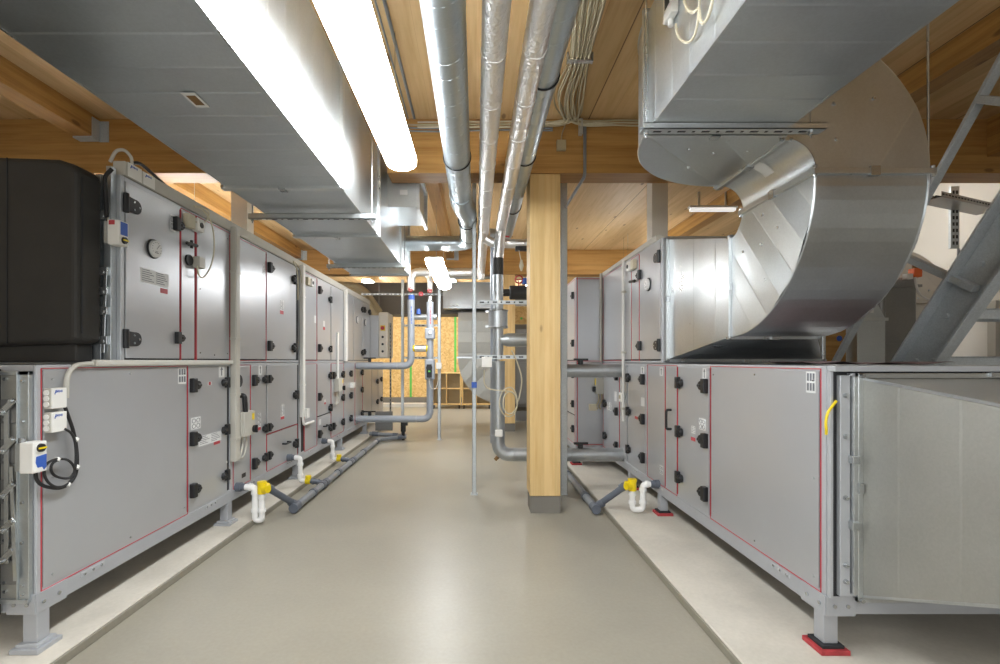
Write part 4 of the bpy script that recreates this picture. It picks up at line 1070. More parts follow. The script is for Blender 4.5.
t = thing('bypass_pipe', 'short grey bypass pipe with a blue knob between the two lettered pipes', 'pipe', (-1.0, Yv, 2.31))
MB().cyl((-1.24, Yv + .02, 2.31), (-.72, Yv + .02, 2.31), .055, seg=20).build('jacket', 'jacket', t, smooth=True)
MB().cyl((-1.05, Yv - .03, 2.36), (-1.05, Yv - .03, 2.45), .045, .03, 14).build('knob', 'blue', t, smooth=True)
for x, z, mt, lab in ((-1.19, 2.80, 'red', 'red valve lever at the top of the pipe with blue lettering'), (-1.0, 2.72, 'red', 'small red lever between the tops of the two lettered pipes'), (-.845, 2.78, 'redpad', 'dark red lever at the top of the pipe with red lettering')):
    b = MB().tube(ring((x, Yv - .07, z), (0, 1, 0), .034, 0, 18), .009, 6, False).bar((x - .034, Yv - .07, z), (x + .034, Yv - .07, z), .014, .014).build('valve_lever', mt); tag(b, lab, 'valve handle')
for x, z, lab in ((-1.185, 2.66, 'blue tag ring on the pipe with blue lettering'), (-.84, 2.50, 'blue tag ring on the pipe with red lettering')):
    b = MB().cyl((x, Yv, z - .05), (x, Yv, z + .05), .055, seg=16).build('tag_ring', 'blue', smooth=True); tag(b, lab, 'tag')
b = MB().cyl((-1.38, 9.11, .16), (-1.38, 9.11, .30), .05, seg=14).box(-1.42, -1.29, 9.05, 9.11, .28, .34).cyl((-1.38, 9.11, .0), (-1.38, 9.11, .16), .03, seg=12).build('drain_valve', 'black', bevel=.004); tag(b, 'black drain valve at the foot of the strut post under the grey pipes', 'valve')
b = MB().box(-.755, -.655, 9.07, 9.125, 1.35, 1.47).build('junction_box', 'white', bevel=.006); tag(b, 'white junction box on the strut post beside the red lettered pipe', 'junction box')
b = MB().tube(smoothpath([(-.85, 8.69, 1.18), (-.82, 8.67, 1.02), (-.74, 8.8, 1.0), (-.70, 9.07, 1.2), (-.70, 9.07, 1.36)]), .009, 6).build('cable', 'beige', smooth=True); tag(b, 'thin cable looping from the pump to the white junction box', 'cable')
for z, lab in ((1.48, 'black lever on the upper grey pipe at the far units'), (.50, 'black lever on the lower grey pipe at the far units')):
    b = MB().cyl((-1.95, Yv, z), (-1.95, Yv, z + .07), .03, seg=12).box(-2.06, -1.84, Yv - .02, Yv + .02, z + .06, z + .085).build('pipe_lever', 'black', bevel=.003); tag(b, lab, 'valve handle')
# ------------------------------------------------------------------ condensate drains
def drain(S, y, z, lab, kind, main, group='condensate drain traps under the units'):
    n = S.n; X = S.X
    t = thing('drain_trap', lab, 'drain trap', (X + n * .12, y, .05), group)
    MB().cyl((X, y, z), (X + n * .05, y, z), .042, seg=18).cyl((X + n * .05, y, z), (X + n * .085, y, z), .034, seg=18).build('nozzle', 'pvcg', t, smooth=True)
    r = .027
    if kind == 'u':
        a, b = n * .175, n * .238
        if S is R: a, b = n * .155, n * .255
        zb = .062 if S is L else .088
        pts = [(X + n * .08, y, z), (X + a, y, z), (X + a, y, zb + .028), (X + a, y, zb), (X + b, y, zb), (X + b, y, z - .05)]
        if S is L: pts = [(p[0], p[1], p[2] if p[2] > .1 else p[2] - .02) for p in pts]
        MB().tube(fillet([pts[0], pts[1], pts[3], pts[4], pts[5]], .04, 8), r, 18).build('trap_bend', 'pvcw', t, smooth=True)
        m = MB()
        for q in ((a, z - .05), (a, zb + .07), (b, z - .09), (b, zb + .07)): m.cyl((X + q[0], y, q[1] - .014), (X + q[0], y, q[1] + .014), r + .008, seg=18)
        m.cyl((X + a - n * .05, y, z), (X + a - n * .025, y, z), r + .007, seg=18)
        m.build_each('union_nut', 'pvcw', t, smooth=True)
        top = Vector((X + b, y, z - .02))
        d = (Vector(main) - top); dn = Vector((d.x, d.y, 0)).normalized()
        m = MB().cyl(top - Vector((0, 0, .04)), top + Vector((0, 0, .05)), .038, seg=18).cyl(top + Vector((0, 0, .01)) - dn * .01, top + Vector((0, 0, .01)) + dn * .07, .036, seg=18).cyl(top + Vector((0, 0, .045)), top + Vector((0, 0, .07)), .043, seg=12)
        m.cyl(top + Vector((0, 0, .005)), top + Vector((n * .07, -.03, .005)), .034, seg=16)
        m.build('yellow_valve', 'yellow', t, smooth=True)
        st = top + dn * .06
        MB().tube([st, Vector(main) - d.normalized() * .03], .031, 18).build('outlet_pipe', 'pvcg', t, smooth=True)
        MB().cyl(st, st + d.normalized() * .06, .038, seg=18).cyl(Vector(main) - d.normalized() * .10, Vector(main) - d.normalized() * .03, .038, seg=18).build_each('coupling', 'pvcg', t, smooth=True)
    else:
        a = n * .15; zb = .10
        MB().tube(fillet([(X + n * .08, y, z), (X + a, y, z), (X + a, y, zb), (X + a + n * .06, y + .01, zb)], .045, 8), r, 18).build('trap_bend', 'pvcw', t, smooth=True)
        MB().cyl((X + a, y, z - .09), (X + a, y, z - .06), r + .008, seg=18).cyl((X + a, y, zb + .05), (X + a, y, zb + .08), r + .008, seg=18).build_each('union_nut', 'pvcw', t, smooth=True)
        p = Vector((X + a + n * .06, y + .01, zb))
        MB().cyl(p, p + Vector((n * .055, 0, 0)), .038, seg=18).cyl(p + Vector((n * .03, 0, 0)), p + Vector((n * .03, 0, .062)), .034, seg=16).build('yellow_valve', 'yellow', t, smooth=True)
        q = p + Vector((n * .05, 0, 0)); e = Vector(main)
        MB().tube([q, e], .030, 16).build('outlet_pipe', 'pvcg', t, smooth=True)
        d = (e - q); m = MB()
        for k in (.2, .6): m.cyl(q + d * k, q + d * (k + .14), .038, seg=16)
        m.build_each('coupling', 'pvcg', t, smooth=True)
    return t
MLX, MRX = -1.79, 1.17
drain(L, 4.40, .345, 'nearest drain trap of the black duct row, a white U bend with yellow valve', 'u', (MLX, 4.80, .06))
drain(L, 5.60, .374, 'second drain trap along the black duct row, white elbow with yellow valve', 'd', (MLX - .02, 5.66, .065))
drain(L, 6.86, .357, 'third and farthest drain trap along the black duct row', 'd', (MLX - .02, 6.92, .065))
drain(R, 4.56, .33, 'white U bend drain trap with yellow valve by the timber column, curved duct row', 'u', (MRX, 4.73, .06))
def drainmain(lab, pts, couplings):
    t = thing('drain_pipe', lab, 'pipe', pts[0], 'grey drain pipes lying on the floor')
    MB().tube(fillet(pts, .05, 6), .038, 20).build('tube', 'pvcl', t, smooth=True)
    m = MB()
    for a, b in couplings: m.cyl(a, b, .046, seg=20)
    m.build_each('coupling', 'pvcg', t, smooth=True)
    return t
z = .055
drainmain('long grey drain pipe on the floor along the black duct row', [(MLX, 4.74, z), (MLX, 8.85, z), (MLX + .45, 9.15, z)],
    [((MLX, 4.70, z), (MLX, 4.82, z)), ((MLX, 5.25, z), (MLX, 5.30, z)), ((MLX, 5.55, z), (MLX, 5.62, z)), ((MLX, 5.66, z), (MLX, 5.75, z)), ((MLX, 6.2, z), (MLX, 6.27, z)), ((MLX, 6.8, z), (MLX, 6.88, z)), ((MLX, 6.95, z), (MLX, 7.03, z)), ((MLX, 7.6, z), (MLX, 7.68, z)), ((MLX, 8.6, z), (MLX, 8.68, z)), ((MLX + .3, 9.05, z), (MLX + .42, 9.13, z))])
drainmain('short dark drain pipe from the far units to the end of the floor pipe', [(-2.05, 9.25, .1), (MLX + .45, 9.22, .06)], [((-2.0, 9.25, .098), (-1.88, 9.245, .09)), ((-1.6, 9.23, .074), (-1.5, 9.23, .07))])
drainmain('grey drain pipe on the floor behind the timber column', [(MRX, 4.69, z), (MRX, 8.6, z)], [((MRX, 4.66, z), (MRX, 4.78, z)), ((MRX, 5.1, z), (MRX, 5.17, z)), ((MRX, 6.1, z), (MRX, 6.18, z))])

# ------------------------------------------------------------------ trunking, boxes and cables on the units
GT = 'cable trunking on the units'
def trunk(lab, S, y0, y1, z0, z1, w, mat='beige', caps=(), w0=.005):
    t = thing('cable_trunking', lab, 'trunking', fp(S, (y0 + y1) / 2, z0, w / 2), GT)
    fb(MB(), S, y0, y1, z0, z1, w0, w).build('body', mat, t, bevel=.004)
    if z1 - z0 > y1 - y0: fb(MB(), S, y0 + .008, y1 - .008, z0 + .002, z1 - .002, w - .001, w + .003).build('cover', mat, t, bevel=.002)
    else: fb(MB(), S, y0 + .002, y1 - .002, z0 + .008, z1 - .008, w - .001, w + .003).build('cover', mat, t, bevel=.002)
    if caps:
        m = MB()
        for z in caps: fb(m, S, y0 - .006, y1 + .006, z - .012, z + .012, .005, w + .006)
        m.build_each('clip', mat, t, bevel=.002)
    return t
trunk('broad beige vertical trunking between the first and second sections of the black duct row', L, 4.285, 4.365, .60, 2.70, .055, caps=(2.3, 1.7, 1.2, .8))
trunk('beige horizontal trunking along the joint above the nearest lower section', L, 2.74, 4.28, 1.470, 1.507, .035, 'trunkl')
trunk('light vertical trunking between the second and third sections of the black duct row', L, 5.97, 6.05, .80, 2.70, .05, 'white', (2.3, 1.2))
trunk('light vertical trunking between the third and fourth upper sections', L, 7.96, 8.05, 1.5, 2.70, .05, 'white', (2.0,))
trunk('thin light trunking above the far grey switch box', L, 7.55, 7.60, 1.20, 1.95, .03, 'white')
trunk('beige trunking along the top edge of the upper sections beside the long rectangular duct', L, 3.0, 9.95, 2.662, 2.752, .006, w0=-.07)
trunk('beige trunking along the top edge of the upper section feeding the curved duct', R, 4.62, 6.60, 2.660, 2.715, .004, w0=-.06)
t = thing('conduit', 'thin white conduit running down the curved duct row to a small box', 'conduit', (R.X - .03, 5.57, .8))
MB().cyl(fp(R, 5.57, .80, .032), fp(R, 5.57, 2.67, .032), .016, seg=12).build('tube', 'white', t, smooth=True)
m = MB()
for z in (.95, 1.6, 2.3): fb(m, R, 5.54, 5.60, z - .012, z + .012, .004, .05)
m.build_each('clip', 'beige', t)
fb(MB(), R, 5.60, 5.69, 1.02, 1.13, .004, .05).build('box', 'white', t, bevel=.006)
fb(MB(), R, 5.615, 5.675, 1.055, 1.10, .05, .052).build('print', 'cream2', t)
t = thing('conduit', 'thin light conduit down the end panel of the deeper upper section', 'conduit', (1.70, 6.59, 1.5))
MB().cyl((1.715, 6.585, 1.5), (1.715, 6.585, 2.70), .018, seg=12).build('tube', 'beige', t, smooth=True)
m = MB()
for z in (1.7, 2.1, 2.5): m.box(1.69, 1.74, 6.57, 6.612, z - .01, z + .01)
m.build_each('clip', 'beige', t)

def blue_marks(par, S, y0, y1, z, w):
    m = MB(); n = 5; s = (y1 - y0) / n
    m.prism([fp(S, y0 - s * .6, z - .012, w), fp(S, y0 + s * .3, z + .006, w), fp(S, y0 + s * .3, z - .004, w), fp(S, y0 - s * .2, z - .016, w)], (S.n * .001, 0, 0))
    for i in range(n):
        h = (.007, .005, .006, .004, .006)[i]
        fb(m, S, y0 + s * (i + .15), y0 + s * (i + .8), z - h, z + h, w, w + .001)
    m.build('print', 'blue', par)
def junction(lab, y0, y1, z0, z1, w, S=L, marks=True, w0=.004, mat='white', group='white terminal boxes with blue print'):
    t = thing('terminal_box', lab, 'terminal box', fp(S, (y0 + y1) / 2, z0, w / 2), group)
    fb(MB(), S, y0, y1, z0, z1, w0, w * .86).build('base', 'beige', t, bevel=.004)
    fb(MB(), S, y0, y1, z0 + .001, z1 - .001, w * .86, w).build('lid', mat, t, bevel=.004)
    m = MB()
    for k in range(3): m.cyl(fp(S, y0 - .006, z0 + (z1 - z0) * (.22 + .28 * k), w * .42), fp(S, y0 + .002, z0 + (z1 - z0) * (.22 + .28 * k), w * .42), min(.014, w * .3), seg=12)
    m.build_each('cable_grommet', mat, t, smooth=True)
    if marks: blue_marks(t, S, y0 + (y1 - y0) * .22, y0 + (y1 - y0) * .7, z1 - .018, w)
    return t
junction('upper white terminal box on the nearest lower panel, with blue print', 2.438, 2.528, 1.255, 1.362, .046)
junction('lower white terminal box on the nearest lower panel, black cables leaving it', 2.438, 2.528, 1.133, 1.238, .046)
junction('first white terminal box standing on top of the upper unit next to the black duct', 3.02, 3.145, 2.665, 2.755, .010, w0=-.06)
junction('second white terminal box on top of the upper unit, behind the first', 3.16, 3.275, 2.665, 2.75, .010, w0=-.06)
def cpath(pxs, w, S=L):
    out = []
    for px, py in pxs:
        x = S.X + S.n * w; y = x * F / (px - VX); out.append((x, y, Z_(py, y)))
    return out
b = MB().tube(smoothpath(cpath([(92, 363.5), (84, 364), (76, 365.5), (70, 371), (67, 379), (66.5, 388), (66.3, 398)], .03)), .013, 10).build('cable_hose', 'beige', smooth=True)
tag(b, 'bent beige hose from the horizontal trunking down to the upper terminal box', 'hose')
GCC = 'black cables at the nearest lower panel'
b = MB().tube(smoothpath(cpath([(65, 407), (69, 418), (73, 430), (75.5, 442), (77, 454), (77, 466), (75, 476), (69, 484), (60, 488), (50, 487.5), (42, 485), (37, 480), (35.5, 473)], .035)), .0085, 10).build('cable', 'cable', smooth=True)
tag(b, 'outer black cable sweeping from the upper terminal box round to the actuator', 'cable', GCC)
lp = cpath([(65, 429), (71, 433), (74.5, 440), (76, 452), (75.5, 466), (73, 477), (66, 485), (57, 487), (49, 483), (44.5, 475), (45, 467), (50, 461.5), (58, 459), (67, 459.8), (73, 465), (74.5, 471), (70, 477.5), (62, 478), (54, 475), (51, 469), (53, 463), (60, 459)], .05)
b = MB().tube(smoothpath(lp), .0065, 8).build('cable', 'cable', smooth=True)
tag(b, 'inner black cable coiled in two loops under the lower terminal box', 'cable', GCC)
t = thing('cable_ties', 'white ties holding the coiled black cable', 'cable tie', fp(L, 2.5, .9, .03))
m = MB()
for p in cpath([(57.5, 459.5), (68, 484.5), (76.5, 439.5), (77, 467)], .048): m.cyl((p[0], p[1] - .006, p[2] - .006), (p[0], p[1] + .006, p[2] + .006), .0115, seg=10)
m.build_each('tie', 'white', t)
b = MB().tube(smoothpath([(-2.28, 2.99, 2.74), (-2.25, 3.0, 2.81), (-2.22, 3.03, 2.83), (-2.20, 3.06, 2.80), (-2.20, 3.07, 2.76)]), .010, 8).build('cable', 'beige', smooth=True)
tag(b, 'pale cable arching over the first terminal box on top of the upper unit', 'cable')
b = MB().tube(smoothpath([(-2.24, 3.10, 2.775), (-2.24, 3.2, 2.815), (-2.24, 3.35, 2.79), (-2.24, 3.5, 2.755)]), .011, 8).build('cable', 'cable', smooth=True)
tag(b, 'black cable over the two terminal boxes on top of the upper unit', 'cable')
def switchbox(lab, S, y0, y1, z0, z1, w, cables=True, yw=True):
    t = thing('repair_switch', lab, 'switch box', fp(S, (y0 + y1) / 2, z0, w / 2), 'grey switch boxes with rotary knobs')
    fb(MB(), S, y0, y1, z0, z1, .004, w * .7).build('base', 'beige', t, bevel=.006)
    fb(MB(), S, y0 + .002, y1 - .002, z0 + .002, z1 - .002, w * .7, w).build('cover', 'beige', t, bevel=.006)
    yk, zk = y1 - .035, z0 + (z1 - z0) * .25
    k = MB().cyl(fp(S, yk, zk, w), fp(S, yk, zk, w + .022), .034, seg=20); fb(k, S, yk - .010, yk + .010, zk - .036, zk + .036, w + .02, w + .040); k.build('rotary_knob', 'black', t, bevel=.003)
    if yw: fb(MB(), S, y1 - .065, y1 - .02, z1 - .085, z1 - .025, w, w + .001).build('warning_label', 'yellow', t)
    if cables:
        for q in (.25, .6):
            yy = y0 + (y1 - y0) * q
            MB().tube(smoothpath([fp(S, yy, z0 + .01, w * .4), fp(S, yy, z0 - .08, w * .5), fp(S, yy - .07, z0 - .19, w * .5), fp(S, yy - .15, z0 - .17, .03)]), .008, 8).build('cable', 'beige', t, smooth=True)
    return t
switchbox('grey switch box with yellow label just past the broad vertical trunking', L, 4.385, 4.60, .80, 1.03, .085)
switchbox('small far grey switch box on the third lower section with a thin trunking above', L, 7.42, 7.68, 1.02, 1.23, .08)
b = MB().tube(fillet([fp(L, 4.44, 1.18, .005), fp(L, 4.44, 1.18, .06), fp(L, 4.455, 1.02, .06)], .03, 6), .023, 12).build('cable_elbow', 'black', smooth=True); tag(b, 'black elbow fitting above the grey switch box by the broad trunking', 'fitting')
b = MB().cyl(fp(L, 4.43, 1.315, .004), fp(L, 4.43, 1.315, .02), .06, seg=20).build('vent_cap', 'seal', smooth=True, bevel=.004); tag(b, 'dark round ribbed cap beside the top of the broad trunking', 'cap')
b = MB().tube(fillet([fp(L, 6.01, .84, .03), fp(L, 6.01, .70, .04), fp(L, 6.38, .70, .04)], .05), .016, 10).build('conduit', 'white', smooth=True); tag(b, 'white bent conduit end below the light trunking of the second section', 'conduit')
b = fb(MB(), L, 6.02, 6.11, .78, .90, .05, .085).build('small_box', 'white', bevel=.005); tag(b, 'small white box at the foot of the light trunking', 'junction box')
b = fb(MB(), L, 8.36, 8.5, 1.03, 1.12, .004, .06).build('small_box', 'white', bevel=.005); tag(b, 'small white box on the farthest lower section under the grey pipe', 'junction box')
# pressure switches and hoses on the two upper units
def pswitch(lab, S, y, z, d):
    t = thing('pressure_switch', lab, 'pressure switch', fp(S, y, z, .03), 'pressure switches with thin hoses')
    fb(MB(), S, y - .045, y + .045, z - .05, z + .05, .004, .05).build('body', 'cream', t, bevel=.006)
    fb(MB(), S, y + d * .06, y + d * .14, z - .055, z + .045, .01, .062).build('cover', 'white', t, bevel=.006)
    MB().cyl(fp(S, y + d * .10, z - .005, .062), fp(S, y + d * .10, z - .005, .068), .022, seg=16).build('knob', 'black', t)
    return t
pswitch('cream and white pressure switch high on the nearest upper section by the cable hose', L, 3.64, 2.56, 1)
pswitch('cream and white pressure switch high on the upper section feeding the curved duct', R, 5.22, 2.55, 1)
b = MB().cyl(fp(L, 3.66, 2.39, .004), fp(L, 3.66, 2.39, .03), .012, seg=10).cyl(fp(L, 3.60, 2.385, .032), fp(L, 3.73, 2.395, .032), .013, seg=10).cyl(fp(L, 3.66, 2.36, .032), fp(L, 3.66, 2.42, .032), .011, seg=10).build('hose_tee', 'black'); tag(b, 'small black hose tee below the pressure switch of the nearest upper section', 'fitting')
b = MB().cyl(fp(R, 5.25, 2.37, .004), fp(R, 5.25, 2.37, .03), .012, seg=10).cyl(fp(R, 5.17, 2.365, .032), fp(R, 5.33, 2.38, .032), .015, seg=10).build('hose_tee', 'black'); tag(b, 'small black hose tee below the pressure switch beside the curved duct', 'fitting')
t = thing('duct_sensor', 'small sensor with a black flange and white head on the nearest upper section', 'sensor', fp(L, 3.7, 2.24, .03))
MB().cyl(fp(L, 3.66, 2.27, .004), fp(L, 3.66, 2.27, .02), .042, seg=18).build('flange', 'black', t)
fb(MB(), L, 3.71, 3.79, 2.225, 2.31, .01, .065).build('head', 'beige', t, bevel=.005)
b = MB().tube(smoothpath(cpath([(196, 222), (205, 222), (209, 213), (203, 208), (194, 206), (203, 210), (211, 222), (214, 238), (213.5, 255), (210, 268), (204, 277), (199, 275), (197, 266)], .045)), .006, 8).build('thin_hose', 'cream', smooth=True); tag(b, 'thin cream hose looping down the nearest upper section to the sensor', 'hose')
b = MB().tube(smoothpath(cpath([(302, 283), (300, 270), (296, 263), (293.5, 262), (297, 270), (298, 282), (298, 300)], .06)), .007, 6).build('thin_hose', 'cream', smooth=True); tag(b, 'thin cream hose at the top of the light trunking of the second section', 'hose')
pswitch('cream and white pressure switch high on the third upper section', L, 6.2, 2.53, 1)
# deeper section: boxes on its end panel
t = thing('repair_switch', 'grey switch box on the end panel of the deeper lower section', 'switch box', (1.68, 6.55, 1.05), 'grey switch boxes with rotary knobs')
MB().box(1.635, 1.755, 6.53, 6.61, 1.05, 1.27).build('base', 'beige', t, bevel=.006)
MB().box(1.60, 1.636, 6.545, 6.60, 1.08, 1.15).build('rotary_knob', 'black', t, bevel=.006)
MB().box(1.634, 1.637, 6.54, 6.60, 1.17, 1.26).build('warning_label', 'yellow', t)
for q in (1.68, 1.72): MB().tube(smoothpath([(q, 6.57, 1.06), (q, 6.57, .96), (q - .03, 6.58, .88), (q - .01, 6.585, .84)]), .01, 8).build('cable', 'cream2', t, smooth=True)
b = MB().box(1.55, 1.655, 6.57, 6.61, .82, .91).build('small_box', 'cream', bevel=.008); tag(b, 'small cream box low on the end panel of the deeper section', 'junction box')

# sensor and cable loops on the side of the wide overhead duct
def dpath(pxs, w=.025):
    x = XD0 - w
    return [(x, x * F / (px - VX), Z_(py, x * F / (px - VX))) for px, py in pxs]
t = thing('duct_sensor', 'white sensor box with a small dark display on the side of the wide overhead duct', 'sensor', (XD0 - .03, 2.14, 3.03))
MB().box(XD0 - .040, XD0 - .004, 2.10, 2.19, 3.03, 3.15).build('housing', 'white', t, bevel=.006)
MB().box(XD0 - .042, XD0 - .039, 2.115, 2.165, 3.08, 3.13).build('display', 'seal', t)
MB().cyl((XD0 - .02, 2.15, 3.0), (XD0 - .02, 2.15, 3.03), .012, seg=10).build('gland', 'white', t)
b = MB().tube(smoothpath(dpath([(676, 24), (677, 33), (681, 40), (687, 42.5), (693, 38), (697, 26), (699, 10), (699.5, -8)])), .005, 8).build('cable', 'cream', smooth=True); tag(b, 'lower cream cable loop hanging from the sensor box on the wide overhead duct', 'cable')
b = MB().tube(smoothpath(dpath([(684, -8), (685, 3), (689, 11), (694, 12), (699, 9), (700, 18), (703, 23), (708, 17), (712, 3), (713, -10)], .035)), .006, 8).build('cable', 'cream', smooth=True); tag(b, 'wavy cream cable loop above the sensor box on the wide overhead duct', 'cable')

# ------------------------------------------------------------------ cables and conduits on the ceiling
t = thing('cable_bundle', 'thick bundle of cream cables fixed under the ceiling, running to the near beam', 'cables', (.75, 3.5, 3.8))
for i in range(16):
    o = (i - 7.5) / 7.5; zz = 3.852 - .016 * (i % 3) - .006 * random.random(); k = random.uniform(-.03, .03)
    pts = [(.30 + o * .12, -.5, zz), (.55 + o * .13 + k, 1.6, zz), (.71 + o * .115, 2.95, zz), (.80 + o * .075, 3.70, 3.845 - .014 * (i % 3)), (.82 + o * .12 + k, 4.2, zz - .01), (.90 + o * .08, 4.56, zz - .02)]
    s = -1 if i % 2 else 1
    pts += [(.93 + s * .12, 4.655, 3.83 - .012 * (i % 5)), (.93 + s * .45, 4.675, 3.845 - .012 * (i % 6)), (.93 + s * (1.5 if s < 0 else .8), 4.68, 3.84 - .012 * (i % 6))]
    MB().tube(smoothpath(pts, 5), random.uniform(.006, .009), 6).build('cable', 'cream' if i % 3 else 'cream2', t, smooth=True)
m = MB().box(.70, .90, 3.68, 3.72, 3.805, 3.812).box(.70, .71, 3.68, 3.72, 3.80, CEIL).box(.89, .90, 3.68, 3.72, 3.80, CEIL); m.build_each('clamp', 'galvb', t)
for x, r_, lab in ((-.60, .013, 'thin grey conduit along the ceiling beside the bright lamp'), (-.66, .007, 'thinner cable along the ceiling beside the bright lamp')):
    b = MB().tube([(x, -.5, CEIL - .012), (x, 4.66, CEIL - .012)], r_, 10).build('conduit', 'pvcl', smooth=True); tag(b, lab, 'conduit')
for k in range(3):
    b = MB().tube(smoothpath([(-.95, 4.685, 3.82 - .03 * k), (-.4, 4.685, 3.80 - .03 * k), (.2, 4.685, 3.815 - .03 * k), (.75, 4.685, 3.79 - .02 * k)]), .008, 6).build('beam_cable', 'pvcl' if k else 'cream2', smooth=True); tag(b, ['topmost cable along the near beam behind the round ducts', 'middle cable along the near beam behind the round ducts', 'lowest cable along the near beam behind the round ducts'][k], 'cable', 'cables along the near beam')
t = thing('junction_box', 'small square junction box on the face of the near beam with a thin cable', 'junction box', (.83, 4.68, 3.55))
MB().box(.785, .875, 4.655, 4.70, 3.55, 3.65).build('box', 'cream2', t, bevel=.006)
MB().tube(smoothpath([(.83, 4.68, 3.65), (.84, 4.68, 3.72), (.87, 4.68, 3.80)]), .006, 6).build('cable', 'cream2', t, smooth=True)
b = MB().tube(fillet([(1.06, 4.675, 3.84), (1.06, 4.675, 3.30), (1.0, 5.36, 3.22)], .05), .016, 10).build('conduit', 'pvcl', smooth=True); tag(b, 'grey conduit down the near beam and back to the strut post', 'conduit')
b = MB().box(1.00, 1.035, 4.64, 4.70, 3.70, 3.85).build('conduit_clip', 'beige', bevel=.004); tag(b, 'small pale clip on the near beam where the cable bundle turns', 'clip')
# ------------------------------------------------------------------ far end of the room
t = thing('rectangular_duct', 'large dark grey duct crossing the room high up in front of the strand board wall', 'duct', (-1.2, 11.6, 2.6))
MB().box(-3.4, .62, 11.4, 12.2, 2.62, 3.36).build('sheet_casing', 'walld', t)
m = MB()
for x in (-3.0, -2.65, -2.32, -1.6, -.95, -.35, .2): m.box(x, x + .03, 11.385, 11.4, 2.62, 3.36)
m.build_each('stiffener', 'galvd', t)
t = thing('duct_elbow', 'big grey elbow duct curving behind the aisle strut post at the far end', 'duct', (.1, 11.0, .5))
cx, cz = .62, 1.55; w0, w1 = .08, 1.03
poly = [(cx - w1, 11.0, 2.62)] + [(cx - w1 * math.cos(a), 11.0, cz - w1 * math.sin(a)) for a in [i * math.pi / 72 for i in range(37)]] + [(cx + .9, 11.0, cz - w1), (cx + .9, 11.0, cz - w0)] + [(cx - w0 * math.cos(a), 11.0, cz - w0 * math.sin(a)) for a in [i * math.pi / 24 for i in range(12, -1, -1)]] + [(cx - w0, 11.0, 2.62)]
m = MB(); m.prism(poly, (0, .9, 0)); m.build('sheet_casing', 'galvd', t)
m = MB()
up = [(cx - w1, 10.99, 1.62), (cx - w0, 10.99, 1.62), (cx - w0, 10.99, 2.60), (cx - w1, 10.99, 2.60)]
m.sheet(up, (0, -1, 0), (0, 0, 1), .24, .02, 0)
lo = [(cx - w1 * math.cos(a), 10.99, cz - w1 * math.sin(a)) for a in [i * math.pi / 72 for i in range(37)]] + [(cx - w0 * math.cos(a), 10.99, cz - w0 * math.sin(a)) for a in [i * math.pi / 24 for i in range(12, -1, -1)]]
m.sheet(lo, (0, -1, 0), (1, 0, -.9), .22, .02, 0)
m.build('ribbed_cheek', 'galvs', t)
MB().box(cx - w1 - .03, cx - w0 + .02, 10.96, 11.0, 1.56, 1.60).build('flange', 'galvb', t)
t = thing('rectangular_duct', 'grey upright duct with an inner frame line above the far elbow duct', 'duct', (-.2, 10.9, 2.6))
MB().box(-.75, .40, 10.95, 11.38, 2.70, 3.30).build('sheet_casing', 'galv', t)
m = MB().box(-.62, -.60, 10.93, 10.95, 2.78, 3.30).box(-.62, .3, 10.93, 10.95, 2.76, 2.78).box(-.75, .40, 10.93, 10.95, 2.70, 2.72); m.build('frame', 'galvb', t)
b = MB().box(-.63, 1.2, 10.6, 10.9, 3.36, 3.75).build('rectangular_duct', 'galv', bevel=.01); tag(b, 'shiny small rectangular duct just under the far ceiling behind the foil pipe', 'duct')
t = thing('grey_cabinet', 'dark grey ventilation cabinet far behind the timber column', 'cabinet', (1.7, 12.4, .2))
MB().box(.95, 2.6, 12.0, 12.9, .25, 2.42).build('body', 'walld', t, bevel=.01)
MB().box(1.0, 2.5, 11.98, 12.0, 1.3, 2.3).build('panel', 'galvd', t, bevel=.005)
MB().box(1.0, 2.5, 11.98, 12.0, .35, 1.25).build('panel', 'galvd', t, bevel=.005)
MB().box(1.0, 2.5, 12.1, 12.8, .0, .25).build('base', 'pad_base', t)
t = thing('strand_board_panel', 'square strand board panel with a green dot behind the timber column', 'panel', (1.4, 12.2, 2.4))
MB().box(.96, 2.0, 11.94, 11.98, 2.42, 2.86).build('board', 'osb', t)
MB().cyl((1.13, 11.938, 2.56), (1.13, 11.942, 2.56), .03, seg=14).build('dot', 'green', t)
for x, z0, z1, lab in ((-.70, .95, 3.0, 'tall green tape strip on the strand board wall next to the far elbow duct'), (-2.20, .28, 1.6, 'short green tape strip low on the strand board wall between the grey pipes')):
    b = MB().box(x - .035, x + .035, BACK - .01, BACK - .001, z0, z1).build('green_tape', 'green'); tag(b, lab, 'tape')
def shelf(x, y, lab):
    t = thing('shelf_unit', lab, 'shelf', (x, y, 0), 'open wooden shelf units on castors')
    w, h, d, z0 = .92, 1.02, .36, .12
    for xx in (x - w / 2, x + w / 2 - .035): MB().box(xx, xx + .035, y - d / 2, y + d / 2, z0, z0 + h).build('side_panel', 'shelfw', t)
    for zz in (z0, z0 + h - .035): MB().box(x - w / 2 + .035, x + w / 2 - .035, y - d / 2, y + d / 2, zz, zz + .035).build('board', 'shelfw', t)
    MB().box(x - w / 2 + .035, x + w / 2 - .035, y - d / 2 + .01, y + d / 2, z0 + h * .5 - .012, z0 + h * .5 + .012).build('shelf', 'shelfw', t)
    MB().box(x - .012, x + .012, y - d / 2 + .01, y + d / 2, z0 + .035, z0 + h - .035).build('divider', 'shelfw', t)
    MB().box(x - w / 2 + .02, x + w / 2 - .02, y + d / 2 - .02, y + d / 2 - .01, z0 + .02, z0 + h - .02).build('back_panel', 'cream2', t)
    for xx in (x - w / 2 + .06, x + w / 2 - .06):
        for yy in (y - d / 2 + .06, y + d / 2 - .06):
            MB().cyl((xx - .015, yy, .05), (xx + .015, yy, .05), .05, seg=14).box(xx - .02, xx + .02, yy - .02, yy + .02, .09, .12).build('castor', 'black', t)
